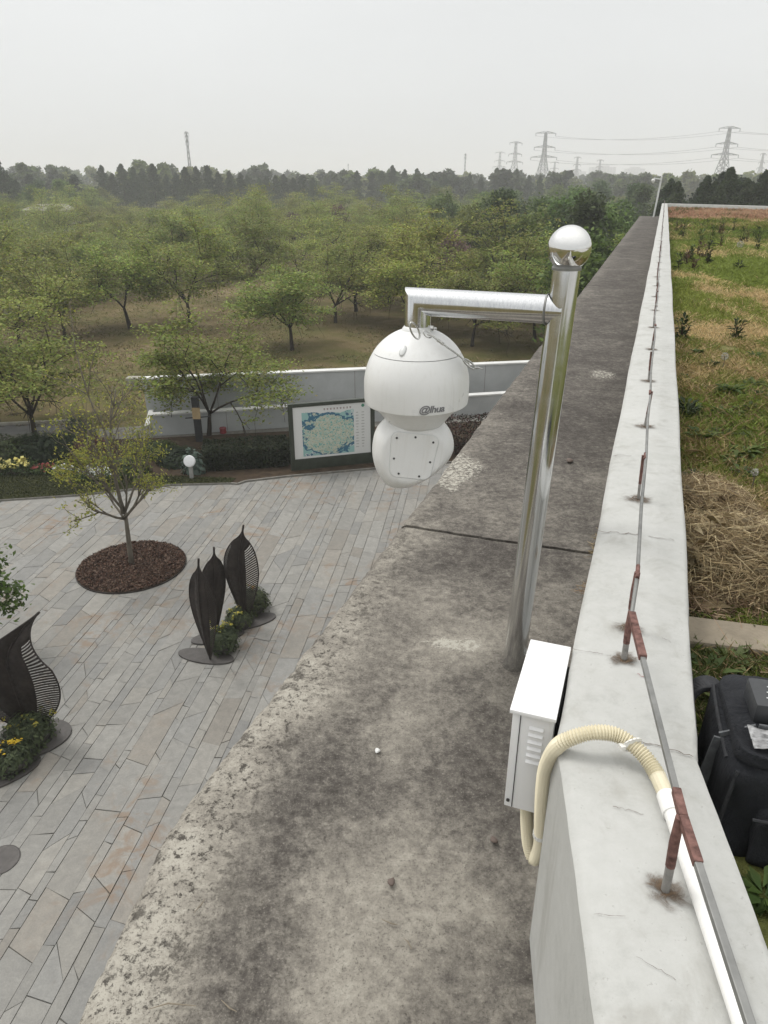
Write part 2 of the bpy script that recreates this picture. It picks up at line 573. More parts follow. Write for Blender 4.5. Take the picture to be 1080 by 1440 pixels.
        tr = t.new('ShaderNodeBsdfTranslucent'); t.l.new(c, tr.inputs['Color'])
        mx = t.new('ShaderNodeMixShader'); mx.inputs[0].default_value = trans
        t.l.new(t.b.outputs[0], mx.inputs[1]); t.l.new(tr.outputs[0], mx.inputs[2])
        t.l.new(mx.outputs[0], t.out.inputs['Surface'])
        return t.m
    M['leaf'] = leaf('foliage')
    M['grass'] = leaf('grass_blades', 0.3, 0.0)
    M['straw'] = leaf('dry_straw', 0.2, 0.0)
    t = NT('flower_petals'); t.set(col=t.attr('Col'), rough=0.7, spec=0.2); M['petal'] = t.m
    t = NT('mulch_chips')
    c = t.mix(1.0, t.attr('Col'), t.ramp(t.noise(90, 4), [(0.3, 0.7), (0.7, 1.2)]), 'MULTIPLY')
    t.set(col=c, rough=0.95, spec=0.15); M['mulch'] = t.m

    def bark(name, a, b, sc=14):
        t = NT(name)
        n = t.noise(sc, 6, 0.7, t.coord('Object', (1, 1, 0.25)), 0.4)
        t.set(col=t.ramp(n, [(0.3, a), (0.7, b)]), rough=0.95, spec=0.1)
        t.bump(n, 0.6, 0.02)
        return t.m
    M['bark_dark'] = bark('cherry_bark', (0.020, 0.016, 0.012), (0.058, 0.047, 0.036))
    M['bark_pale'] = bark('pale_bark', (0.10, 0.088, 0.070), (0.20, 0.178, 0.145))
    M['bark_mid'] = bark('brown_bark', (0.035, 0.027, 0.02), (0.085, 0.067, 0.05))

    M['corten'] = simple_mat('dark_weathered_steel', (0.030, 0.024, 0.021), 0.62, 0.25, 0.45, 6, 0.25, 0.4)
    M['plate'] = simple_mat('base_plate_steel', (0.072, 0.066, 0.062), 0.6, 0.3, 0.2, 8, 0.1)
    M['ramp_wall'] = simple_mat('grey_painted_wall', (0.40, 0.415, 0.415), 0.8, 0, 0.14, 0.9, 0.1)
    M['coping'] = simple_mat('white_coping', (0.62, 0.62, 0.60), 0.7, 0, 0.1, 2, 0.1)
    M['sign_frame'] = simple_mat('sign_dark_green_frame', (0.028, 0.036, 0.024), 0.5, 0, 0.25, 5)
    M['post_dark'] = simple_mat('dark_post_paint', (0.022, 0.023, 0.024), 0.5, 0, 0.3, 6)
    M['tan'] = simple_mat('tan_board', (0.42, 0.31, 0.17), 0.7, 0, 0.2, 8)
    M['lamp_white'] = simple_mat('white_lamp_plastic', (0.70, 0.71, 0.72), 0.4, 0, 0.06, 6)
    M['concrete_post'] = simple_mat('grey_concrete_post', (0.30, 0.30, 0.285), 0.85, 0, 0.15, 9)
    M['pylon'] = simple_mat('pylon_steel', (0.16, 0.165, 0.175), 0.6, 0.2, 0.1, 1)
    M['wire'] = simple_mat('power_line', (0.30, 0.30, 0.31), 0.6, 0.2, 0.1, 1)
    M['far_wall'] = simple_mat('far_tower_wall', (0.30, 0.30, 0.31), 0.8, 0, 0.1, 0.05)
    M['far_glass'] = simple_mat('far_tower_glass', (0.08, 0.09, 0.10), 0.3, 0, 0.1, 0.05)
    M['white_wall'] = simple_mat('white_render', (0.62, 0.62, 0.60), 0.8, 0, 0.1, 0.5)
    M['pavroof'] = simple_mat('brown_roof', (0.20, 0.155, 0.12), 0.8, 0, 0.2, 0.5)
    # bag
    t = NT('black_nylon')
    wv = t.noise(700, 2, 0.5); n = t.noise(7, 6, 0.65)
    t.set(col=t.ramp(n, [(0.3, (0.009, 0.010, 0.013)), (0.75, (0.024, 0.026, 0.032))]), rough=0.72, spec=0.35)
    t.bump(t.math('ADD', t.math('MULTIPLY', wv, 0.15), t.math('MULTIPLY', t.noise(11, 5, 0.6, t.coord('Object', (1, 1, 0.45)), 0.8), 1.6)), 0.9, 0.035)
    M['nylon'] = t.m
    M['strap'] = simple_mat('black_webbing', (0.020, 0.021, 0.024), 0.75, 0, 0.3, 60, 0.3)
    M['grey_web'] = simple_mat('grey_webbing', (0.10, 0.105, 0.11), 0.7, 0, 0.3, 60, 0.3)
    M['case'] = simple_mat('charcoal_plastic_case', (0.040, 0.042, 0.045), 0.45, 0, 0.2, 12, 0.1)
    t = NT('clear_plastic_sleeve')
    n = t.noise(30, 4, 0.6, None, 1.5)
    t.set(col=t.ramp(n, [(0.35, (0.18, 0.18, 0.18)), (0.65, (0.52, 0.52, 0.52))]), rough=0.25, alpha=0.8)
    t.bump(n, 0.5, 0.01); M['sleeve'] = t.m
    M['print_white'] = simple_mat('white_print', (0.6, 0.6, 0.6), 0.6)
    # map print, UV by generated-like object coords (x across 0..1, z up 0..1)
    t = NT('park_map_print')
    co = t.coord('UV')
    sx = t.new('ShaderNodeSeparateXYZ'); t.l.new(co, sx.inputs[0])
    X, Y = sx.outputs[0], sx.outputs[1]
    nz = t.noise(5.5, 5, 0.6, co, 0.5); nf = t.noise(26, 5, 0.65, co, 0.8)
    dx = t.math('DIVIDE', t.math('SUBTRACT', X, 0.46), 0.35)
    dy = t.math('DIVIDE', t.math('SUBTRACT', Y, 0.46), 0.44)
    rr = t.math('SQRT', t.math('ADD', t.math('MULTIPLY', dx, dx), t.math('MULTIPLY', dy, dy)))
    rr = t.math('ADD', rr, t.math('MULTIPLY', t.math('SUBTRACT', nz, 0.5), 1.9))
    # pale paper
    c = t.mix(0.0, (0.62, 0.63, 0.62), (0.6, 0.6, 0.6))
    inx = t.math('MULTIPLY', t.math('GREATER_THAN', X, 0.11), t.math('LESS_THAN', X, 0.78))
    iny = t.math('MULTIPLY', t.math('GREATER_THAN', Y, 0.04), t.math('LESS_THAN', t.math('ADD', Y, t.math('MULTIPLY', nz, 0.22)), 0.98))
    inm = t.math('MULTIPLY', inx, iny)
    side = t.math('MULTIPLY', inm, t.range(t.math('ADD', rr, t.math('MULTIPLY', t.math('SUBTRACT', t.noise(3, 2, 0.5, co), 0.5), 1.6)), 0.9, 1.0))
    c = t.mix(t.math('MULTIPLY', side, 0.85), c, (0.20, 0.42, 0.40))
    inside = t.ramp(nf, [(0.32, (0.06, 0.22, 0.24)), (0.42, (0.20, 0.42, 0.38)), (0.49, (0.54, 0.56, 0.49)), (0.55, (0.50, 0.44, 0.30)), (0.61, (0.14, 0.36, 0.34))])
    c = t.mix(t.math('MULTIPLY', t.range(rr, 1.02, 0.98), inm), c, inside)
    riv = t.math('MULTIPLY', t.range(t.math('ABSOLUTE', t.math('SUBTRACT', rr, 0.98)), 0.12, 0.07), inm)
    c = t.mix(riv, c, (0.035, 0.13, 0.21))
    t.set(col=c, rough=0.35)
    M['map'] = t.m
    M['map_text'] = simple_mat('map_small_print', (0.36, 0.37, 0.36), 0.6)
    M['map_title'] = simple_mat('map_title_print', (0.20, 0.13, 0.11), 0.6)
    M['map_green'] = simple_mat('map_emblem_green', (0.05, 0.20, 0.13), 0.6)
    return M
M = make_mats()
# ================================================================== the roof edge we stand on
U = 0.8                                    # metres per surveyed unit near the eye
ZT = CZ - 1.12 * U                         # top of the parapet
ZL = CZ - 1.81 * U                         # top of the ledge
ZR = ZT - 0.22                             # roof soil
A_ANG, B_ANG = rad(19.8), rad(6.7)
def dirv(a): return Vector((math.sin(a), math.cos(a), 0))
def perpv(a): return Vector((math.cos(a), -math.sin(a), 0))
dA, pA, dB, pB = dirv(A_ANG), perpv(A_ANG), dirv(B_ANG), perpv(B_ANG)
KL = at_z(782, 1035, ZT); KL.z = 0
KR = KL + (pA + pB).normalized() * 0.237 / math.cos((A_ANG - B_ANG) / 2)
KO = at_z(235, 1165, ZL); KO.z = 0
W_WALL = 0.237
END = at_z(930, 286, ZT); END.z = 0
LEN_A = (END - KL).dot(dA)
BACK = -3.2                                # run of the near leg behind the eye
far_dir = (at_z(1080, 290.5, ZT) - at_z(931, 286.5, ZT)); far_dir.z = 0; far_dir.normalize()

# ---- building body below the ledge
building = empty('building', (KO.x, KO.y, 0))
tag(building, 'low concrete building under the roof edge with a broad dirty ledge beside the plaza', 'building')
def place(o):                               # keep world coordinates under an Empty parent
    o.matrix_parent_inverse = Matrix.Translation(o.parent.location).inverted()
    return o
KO_A_END = KO + dA * ((END - KO).dot(dA) + 0.5)
KO_B_END = KO + dB * BACK
inset = 0.25
mb = MB()
fw = [KO_B_END + pB * inset, KO + (pA + pB).normalized() * inset, KO_A_END + pA * inset, KO_A_END + pA * 2.0, KO + pA * 2.5, KO_B_END + pB * 2.0]
mb.prism(fw, 0.0, ZL - 0.2)
place(mb.build('facade_wall', M['facade'], building))
mb = MB()
rf = [KO_B_END + pB * 1.2, KO + (pA + pB).normalized() * 1.2, KO_A_END + pA * 1.2, END + far_dir * 45, END + far_dir * 45 - dA * (LEN_A + 12)]
mb.prism(rf, ZL - 0.6, ZL - 0.26)
place(mb.build('roof_slab', M['facade'], building))

# ---- ledge slabs: gridded, edge chipped, washed and pitted by attribute
def ledge_piece(name, o0, o1, i0, i1, nu, nv, seed, thick=0.16, trim=(0, 0)):
    """o: outer edge start/end, i: inner edge start/end"""
    a = np.linspace(0, 1, nv + 1); b = np.linspace(0, 1, nu + 1)
    A_, B_ = np.meshgrid(a, b, indexing='ij')              # A_ along, B_ across (0 outer, 1 wall)
    o0, o1, i0, i1 = [np.array(v[:2]) for v in (o0, o1, i0, i1)]
    P = (o0 * (1 - A_[..., None]) + o1 * A_[..., None]) * (1 - B_[..., None]) + (i0 * (1 - A_[..., None]) + i1 * A_[..., None]) * B_[..., None]
    x, y = P[..., 0], P[..., 1]
    edge = np.clip(1 - B_ / 0.03, 0, 1)
    jit = (fbm(x * 9, y * 9, 3) - 0.5) * 0.016 + (fbm(x * 40, y * 40, 5) - 0.5) * 0.014
    nrm = (o0 - i0) / np.linalg.norm(o0 - i0)
    x = x + nrm[0] * jit * edge; y = y + nrm[1] * jit * edge
    z = ZL + (fbm(x * 3, y * 3, 8) - 0.5) * 0.014 + (fbm(x * 26, y * 26, 9) - 0.5) * 0.005
    z = z - edge ** 2 * 0.012 - edge * fbm(x * 30, y * 30, 6) * 0.008
    # rounded trims at the ends
    if trim[1]: z = z - np.clip((A_ - (1 - 0.5 / nv)) * nv * 2, 0, 1) * 0.006
    # washes
    n_l = fbm(x * 1.1, y * 1.1, 21); n_m = fbm(x * 4.5, y * 4.5, 22)
    light = 0.44 + (n_l - 0.5) * 0.30 + (n_m - 0.5) * 0.32
    pit = np.zeros_like(light) + 0.12
    fresh = np.zeros_like(light)
    S = (x - KO.x) * dA.x + (y - KO.y) * dA.y              # distance past the bend
    near_edge = np.clip(1 - np.abs(B_ - 0.06) / 0.20, 0, 1)
    fadeA = np.clip(1 - S / 2.6, 0, 1)
    light += near_edge * (0.16 + 0.50 * fadeA) * (0.45 + n_m)
    pit += near_edge * fadeA * 1.4
    band = np.exp(-((B_ - 0.35) / 0.09) ** 2) * np.clip(1 - S / 1.1, 0, 1) * np.clip(1 + (S + 1.4) * 0.6, 0, 1)
    light -= band * 0.15
    pit += band * 0.35
    def blob(px, py, rx, ry, amt, tgt, nz=1.0, ang=0.0):
        c = at_z(px, py, ZL)
        ddx, ddy = x - c.x, y - c.y
        ca, sa = math.cos(ang), math.sin(ang)
        q = ((ddx * ca + ddy * sa) / rx) ** 2 + ((-ddx * sa + ddy * ca) / ry) ** 2
        q = np.sqrt(q) + (fbm(x * 7, y * 7, 31) - 0.5) * nz
        tgt += amt * np.clip(1.15 - q, 0, 1)
    blob(520, 1290, 0.26, 0.30, 0.34, light)               # warm bare patch in the middle
    blob(640, 1230, 0.16, 0.16, 0.22, light)
    blob(470, 1390, 0.12, 0.22, 0.25, light)
    blob(640, 900, 0.34, 0.22, 0.36, light)
    blob(600, 830, 0.20, 0.14, 0.22, light)
    blob(560, 1010, 0.30, 0.20, 0.22, light)
    blob(690, 1120, 0.16, 0.35, -0.16, light)
    blob(440, 1130, 0.22, 0.26, -0.10, light)
    blob(660, 790, 0.50, 0.22, -0.30, light)
    blob(800, 860, 0.14, 0.5, 0.10, light)
    blob(640, 905, 0.15, 0.06, 0.8, fresh, 1.8)
    blob(600, 905, 0.08, 0.03, 0.6, fresh, 1.4)
    blob(622, 835, 0.06, 0.08, 0.45, fresh, 1.4)
    # flaked patch behind the camera head
    c1 = at_z(655, 668, ZL); e1 = at_z(610, 690, ZL)
    qd = 1 - np.clip(B_ / 0.30, 0, 1)
    along = (x - c1.x) * dA.x + (y - c1.y) * dA.y
    m = np.clip((0.36 - np.abs(along + (B_ - 0.12) * 0.9)) / 0.14, 0, 1) * np.clip((0.27 + along * 0.22 - B_) / 0.10, 0, 1)
    fresh += m * 0.72
    blob(845, 526, 0.16, 0.22, 0.7, fresh, 1.6)
    blob(812, 529, 0.08, 0.10, 0.6, fresh, 1.6)
    deep = np.clip((S - 1.7) / 1.6, 0, 1)
    light -= deep * 0.26
    wallside = np.clip((B_ - 0.93) / 0.05, 0, 1)
    light += wallside * 0.22 * (n_m > 0.5) - 0.05 * wallside
    col = np.stack([np.clip(light, 0, 1.1), np.clip(pit, 0, 1), np.clip(fresh, 0, 1)], -1).reshape(-1, 3)
    V = np.stack([x, y, z], -1).reshape(-1, 3)
    w = nu + 1
    faces = []
    for i in range(nv):
        for j in range(nu):
            faces.append((i * w + j, i * w + j + 1, (i + 1) * w + j + 1, (i + 1) * w + j))
    nb = len(V)
    ring = [i * w for i in range(nv + 1)] + [nv * w + j for j in range(1, w)] + [i * w + nu for i in range(nv - 1, -1, -1)] + [j for j in range(nu - 1, 0, -1)]
    low = V[ring].copy(); low[:, 2] = ZL - thick
    V = np.vstack([V, low]); col = np.vstack([col, col[ring]])
    n = len(ring)
    for k in range(n):
        faces.append((ring[k], nb + k, nb + (k + 1) % n, ring[(k + 1) % n]))
    faces.append(tuple(nb + k for k in range(n)))
    me = mesh_from(name, V.tolist(), faces, M['ledge'], False, col)
    bm = bmesh.new(); bm.from_mesh(me); bmesh.ops.recalc_face_normals(bm, faces=bm.faces); bm.to_mesh(me); bm.free()
    me.polygons.foreach_set('use_smooth', [True] * len(me.polygons)); me.set_sharp_from_angle(angle=rad(50))
    return place(obj(name, me, building))

J0 = at_z(556, 738, ZL); J0.z = 0
J0 = KO + dA * (J0 - KO).dot(dA)                           # joint, outer end, on the edge line
J1w = at_z(823, 778, ZL); J1w.z = 0
KI = KL + (pA + pB).normalized() * 0.03
J1 = KI + dA * (J1w - KI).dot(dA)
gap = dA * 0.011
ledge_piece('ledge_slab', KO_B_END, KO, KI + dB * BACK, KI, 44, 150, 1)
ledge_piece('ledge_slab', KO, J0, KI, J1, 44, 90, 2, trim=(0, 1))
Q0 = KO + dA * 9.0; Q1 = KI + dA * 8.4
ledge_piece('ledge_slab', J0 + gap, Q0, J1 + gap, Q1, 40, 170, 3)
ledge_piece('ledge_slab', Q0 + gap * 0.5, KO_A_END, Q1 + gap * 0.5, END + pA * 0.03 + dA * 0.5, 14, 130, 4)
mb = MB()
mb.prism([J0 - gap + pA * 0.03, J0 + gap * 2 + pA * 0.03, J1 + gap * 2, J1 - gap], ZL - 0.15, ZL - 0.035)
place(mb.build('joint_filler', M['dark_gap'], building))

# ---- parapet
parapet = empty('parapet_wall', (KL.x, KL.y, ZL))
tag(parapet, 'long pale grey painted parapet wall with a bend beside the white box', 'wall')
ch = 0.012
prof = [(0, ZL - 0.2), (0, ZT - ch), (0.03, ZT - 0.004), (ch / W_WALL + 0.02, ZT), (0.5, ZT + 0.002), (1 - ch / W_WALL, ZT), (0.985, ZT - 0.004), (1, ZT - ch), (1, ZR - 0.3)]
def sweep_wall(name, stations):
    vs, fs = [], []
    k = len(prof)
    for (L, R) in stations:
        for (a, z) in prof:
            e = 1.0 if z > ZT - 0.02 and abs(a - 0.5) > 0.3 else 0.0
            p = L.lerp(R, a + e * random.uniform(-1, 1) * 0.0022); vs.append((p.x, p.y, z - e * abs(random.gauss(0, 0.0006))))
    for i in range(len(stations) - 1):
        for j in range(k - 1):
            fs.append((i * k + j, i * k + j + 1, (i + 1) * k + j + 1, (i + 1) * k + j))
    fs.append(tuple(range(k))); fs.append(tuple((len(stations) - 1) * k + j for j in range(k - 1, -1, -1)))
    me = mesh_from(name, vs, fs, M['plaster'])
    bm = bmesh.new(); bm.from_mesh(me); bmesh.ops.recalc_face_normals(bm, faces=bm.faces); bm.to_mesh(me); bm.free()
    me.polygons.foreach_set('use_smooth', [True] * len(me.polygons)); me.set_sharp_from_angle(angle=rad(40))
    return place(obj(name, me, parapet))
st = []
nB = 80
for i in range(nB + 1):
    q = BACK * (1 - i / nB)
    wob = 0.0015 * math.sin(i * 0.35)
    st.append((KL + dB * q + pB * wob, KR + dB * q + pB * (wob * 0.7)))
sweep_wall('wall_section', st)
st = [(KL.copy(), KR.copy())]
nA = 200
for i in range(1, nA + 1):
    q = (LEN_A + 0.0) * (i / nA) ** 1.6
    wob = 0.002 * math.sin(i * 0.4)
    st.append((KL + dA * q + pA * wob, KR + dA * (q - (0.0 if i < nA else 0.0)) + pA * wob))
sweep_wall('wall_section', st)
endL, endR = st[-1]
fp = Vector((far_dir.y, -far_dir.x, 0))
if fp.y > 0: fp = -fp
e0 = endL + dA * 0.002
sweep_wall('wall_section', [(e0 - fp * 0.237, e0), (e0 + far_dir * 48 - fp * 0.237, e0 + far_dir * 48)])

# hairline cracks across the top
def wall_pt(px, py, dz=0.0):
    return at_z(px, py, ZT + dz)
def crack(pts, w, mat, seed):
    w *= 0.6
    random.seed(seed)
    P = []
    for a, b in zip(pts[:-1], pts[1:]):
        for k in range(6):
            f = k / 6
            P.append((a[0] + (b[0] - a[0]) * f + random.uniform(-2, 2) * (k > 0), a[1] + (b[1] - a[1]) * f + random.uniform(-1.5, 1.5)))
    P.append(pts[-1])
    P3 = [wall_pt(x, y, 0.0035) for x, y in P]
    vs, fs = [], []
    for i, p in enumerate(P3):
        t = (P3[min(i + 1, len(P3) - 1)] - P3[max(i - 1, 0)]).normalized()
        n = Vector((-t.y, t.x, 0)); ww = w * random.uniform(0.3, 1.0)
        vs += [p + n * ww, p - n * ww]
    for i in range(len(P3) - 1): fs.append((2 * i, 2 * i + 1, 2 * i + 3, 2 * i + 2))
    place(obj('crack', mesh_from('crack', vs, fs, mat), parapet))
crack([(790, 1029), (835, 1032), (868, 1041)], 0.0011, M['crack'], 1)
crack([(868, 1041), (902, 1043), (938, 1052), (975, 1064)], 0.0017, M['crack'], 2)
crack([(880, 1041), (902, 1043)], 0.0022, M['crack_red'], 3)
crack([(838, 747), (868, 749), (898, 751)], 0.0028, M['crack'], 4)
crack([(912, 753), (948, 760)], 0.0024, M['crack'], 5)
crack([(800, 911), (830, 916), (848, 920)], 0.0012, M['crack'], 6)
crack([(896, 948), (908, 953)], 0.0014, M['crack_red'], 7)
crack([(862, 640), (888, 641)], 0.003, M['crack'], 8)
crack([(862, 1134), (884, 1139), (905, 1145)], 0.0009, M['crack'], 10)
crack([(895, 1345), (925, 1362), (950, 1378)], 0.0006, M['crack'], 11)
crack([(835, 1285), (880, 1288)], 0.0006, M['crack'], 12)
crack([(931, 896), (944, 904)], 0.001, M['crack'], 13)

# ---- lightning strip on short posts
rod = empty('lightning_conductor', (KL.x, KL.y, ZT))
tag(rod, 'thin grey steel lightning strip on rusty red posts along the parapet top', 'lightning rod')
HR = 0.142
def post_mesh(h, name='post'):
    mb = MB()
    mb.tube([(0, 0, -0.03), (0, 0, h * 0.38)], 0.0062, 8, True, 0)
    mb.tube([(0, 0, h * 0.38), (0.001, 0, h * 0.7), (0.0, 0, h + 0.004)], [0.0068, 0.0070, 0.0062], 8, True, 1)
    return mb.mesh(name, [M['galv_pale'], M['red']], auto=50)
pm = post_mesh(HR)
cl = lambda q, fr: KL + dA * q + pA * (W_WALL * fr)
posts = []
b1 = at_z(935, 1255, ZT); b2 = at_z(877, 929, ZT); b3 = at_z(883, 885, ZT); b4 = at_z(895, 703, ZT); b5 = at_z(903, 602, ZT)
posts = [(b1, HR), (b2, HR - 0.03), (b3, HR)]
q4 = (b4 - KL).dot(dA); 
q = q4; k = 0
while q < LEN_A - 0.2:
    p = cl(q, 0.42) + Vector((random.uniform(-0.004, 0.004), 0, ZT)); p.z = ZT
    posts.append((p, HR)); q += 0.745 + random.uniform(-0.03, 0.03); k += 1
p0 = b1 - dB * 1.35; posts.append((Vector((p0.x, p0.y, ZT)), HR))
stain_me = None
def stain(loc, r, seed):
    random.seed(seed)
    vs = [(0, 0, 0)]; col = [(1, 0, 0)]; fs = []
    n = 20
    for rr, a in ((0.45, 0.75), (1.0, 0.0)):
        for k in range(n):
            th = 2 * math.pi * k / n
            q = r * rr * (0.7 + 0.5 * random.random())
            vs.append((q * math.cos(th) * 1.35, q * math.sin(th), 0)); col.append((a, 0, 0))
    for k in range(n):
        fs.append((0, 1 + k, 1 + (k + 1) % n)); fs.append((1 + k, 1 + n + k, 1 + n + (k + 1) % n, 1 + (k + 1) % n))
    o = obj('rust_stain', mesh_from('rust_stain', vs, fs, M['rust'], False, col), parapet)
    o.location = (loc.x, loc.y, ZT + 0.0055); o.rotation_euler = (0, 0, -A_ANG + random.uniform(-0.4, 0.4))
    place(o)
for i, (p, h) in enumerate(posts):
    o = obj('post', pm, rod); o.location = (p.x, p.y, ZT); o.scale = (1, 1, h / HR) if (i < 3 or i == len(posts) - 1) else (0.72, 0.72, 1)
    o.rotation_euler = (random.uniform(-0.05, 0.05), random.uniform(-0.03, 0.09), random.random() * 3)
    place(o)
    if i < 22 or i == len(posts) - 1: stain(p, 0.034 if i < 3 else 0.045, 40 + i)
top = lambda p, h=HR: Vector((p.x, p.y, ZT + h))
def strip(pts, w, h, name, mat, mi=None):
    mb = MB()
    for a, b in zip(pts[:-1], pts[1:]): mb.bar(a, b, w, h)
    return place(mb.build(name, mat, rod, bevel=0.0015))
t1, t2, t3 = top(b1), top(b2, HR - 0.03), top(b3)
strip([t1 - dB * 2.2 + Vector((0, 0, 0.004)), t1 + dB * 0.0], 0.0098, 0.0098, 'strip', M['galv'])
strip([t1, t2 + (t1 - t2) * 0.02], 0.0090, 0.0090, 'strip', M['galv'])
red_a = t1 + (t1 - dB * 1 - t1).normalized() * 0.07
strip([red_a + Vector((0, 0, 0.001)), t1 + Vector((0, 0, 0.001)), t1 + (t2 - t1).normalized() * 0.05 + Vector((0, 0, 0.001))], 0.0118, 0.0118, 'weld_paint', M['red'])
strip([t2 + Vector((0, 0, 0.002)), t2 + (t1 - t2).normalized() * 0.16 + Vector((0, 0, 0.002))], 0.0138, 0.0128, 'weld_paint', M['red'])
tops = [t2, t3] + [top(p) for p, h in posts[3:-1]] + [Vector((endL.x, endL.y, ZT + HR))]
rp = []
for i, p in enumerate(tops):
    rp.append(p + Vector((random.uniform(-1, 1) * 0.004, 0, random.uniform(-1, 1) * 0.006)) * (i > 1))
    if i > 0 and i + 1 < len(tops):
        m = p.lerp(tops[i + 1], 0.5); rp.append(m + Vector((random.uniform(-1, 1) * 0.008, 0, random.uniform(-0.012, 0.004))))
mb = MB(); mb.tube(rp, 0.0042, 6)
place(mb.build('strip', M['galv'], rod, auto=60))
wp = MB(); wp.tube([-dA * 0.02, dA * 0.035], 0.0046, 6); wpm = wp.mesh('weld_paint', M['red'], auto=60)
for p in tops[1:30]:
    o = obj('weld_paint', wpm, rod); o.location = p; place(o)

# ---- stainless pole with arm and ball
def UP(x, y, zd): return Vector((x * U, y * U, CZ - zd * U))
PB = at_z(722, 936, ZL)
PT = at_y(797, 376, PB.y + 0.0)
RP = 0.0360
pole = empty('camera_pole', (PB.x, PB.y, ZL))
tag(pole, 'polished stainless steel pole with a ball top and a side arm on the dirty ledge', 'pole')
axis = (PT - PB).normalized()
mb = MB()
mb.tube([PB - axis * 0.01, PB + axis * 0.3, PB + axis * 0.7, PT], RP, 40)
place(mb.build('post', M['steel'], pole, auto=40))
# ball cap
RB = 0.0545
bc = PT + axis * (RB * 0.86)
mb = MB()
mb.lathe([(RB * math.sin(math.pi * k / 30), -RB * math.cos(math.pi * k / 30)) for k in range(1, 30)], 48)
o = mb.build('ball_cap', M['ball'], pole, auto=60); o.location = bc; place(o)
mb = MB(); mb.lathe([(RP + 0.001, -0.006), (RP + 0.0015, 0.0), (RP * 0.9, 0.006)], 40)
o = mb.build('collar', M['galv'], pole, auto=40); o.location = PT + axis * 0.0; place(o)
# arm
JP = at_y(784, 436, PB.y)
JP = PB + axis * ((JP - PB).dot(axis))
EL = JP - pA * (0.490 * U); EL.z = JP.z + 0.002
EB = EL - Vector((0, 0, 0.10))
RA = 0.0370
mb = MB()
mb.tube([JP + pA * 0.005, EL, EB], RA, 40)
place(mb.build('arm', M['steel'], pole, auto=35))
mb = MB(); mb.tube([JP - pA * (RP + 0.0005), JP - pA * (RP + 0.006)], [RA + 0.004, RA + 0.0005], 40, False)
place(mb.build('weld_bead', M['galv'], pole, auto=60))
mb = MB()
ax = Vector((0.9, -0.35, 0)).normalized()
mb.tube([EB + Vector((0, 0, 0.03)) + ax * (RA - 0.004), EB + Vector((0, 0, 0.03)) + ax * (RA + 0.010)], 0.007, 6)
mb.tube([EB + Vector((0, 0, 0.03)) + ax * (RA + 0.008), EB + Vector((0, 0, 0.03)) + ax * (RA + 0.020)], 0.0035, 8)
place(mb.build('bolt', M['cable'], pole))
# small angle tab between pole and box
mb = MB(); tb = PB + axis * 0.05
mb.prism([(tb.x + 0.025, tb.y - 0.02), (tb.x + 0.09, tb.y - 0.06), (tb.x + 0.05, tb.y + 0.02)], tb.z, tb.z + 0.006)
place(mb.build('bracket', M['cable'], pole))

# ---- dome camera
DC = Vector((EB.x, EB.y, 0))
zt_ = CZ - 0.468 * U
RD = 0.192 * U
domecam = empty('dome_camera', (DC.x, DC.y, CZ - 1.09 * U))
tag(domecam, 'white dome security camera hanging from the arm of the shiny pole', 'security camera')
domecam.rotation_euler = (0, 0, 0)
def dpl(o, z): o.location = (DC.x, DC.y, z); return place(o)
def dloc(o): o.location = (DC.x, DC.y, 0); return place(o)
z_rim = CZ - 0.735 * U
z_eq = z_rim + 0.050
hd = zt_ - z_eq
capa = 0.62                                                # seam angle
profu = [(RD * math.cos(a) * 1.004, z_eq + hd * math.sin(a)) for a in np.linspace(capa, math.pi / 2 - 0.02, 14)]
mb = MB(); mb.lathe([(profu[0][0] - 0.006, profu[0][1] - 0.002)] + profu, 64)
dloc(mb.build('dome_cap', M['camera_white'], domecam, auto=40))
profl = [(RD * 0.955, z_rim - 0.004), (RD * 0.985, z_rim), (RD * 0.997, z_rim + 0.012), (RD, z_eq)] + \
        [(RD * math.cos(a), z_eq + hd * math.sin(a)) for a in np.linspace(0.06, capa - 0.012, 12)] + [(RD * math.cos(capa) - 0.008, z_eq + hd * math.sin(capa) - 0.003)]
mb = MB(); mb.lathe(profl, 72)
shell = dloc(mb.build('dome_shell', M['camera_white'], domecam, auto=40))
# collar under the arm
mb = MB(); mb.lathe([(0.046, zt_ - 0.016), (0.044, zt_ - 0.004), (0.038, zt_ + 0.004), (0.034, zt_ + 0.006)], 36)
dloc(mb.build('mount_collar', M['camera_white'], domecam, auto=40))
# bayonet latch dimple
# neck
z_n = CZ - 0.815 * U
mb = MB()
pn = [(RD * 0.94, z_rim + 0.001), (RD * 0.86, z_rim - 0.008), (RD * 0.70, z_rim - 0.032), (RD * 0.58, z_rim - 0.056), (RD * 0.52, z_rim - 0.068), (RD * 0.40, z_rim - 0.074)]
mb.lathe(pn, 56)
dloc(mb.build('neck', M['camera_white'], domecam, auto=50))
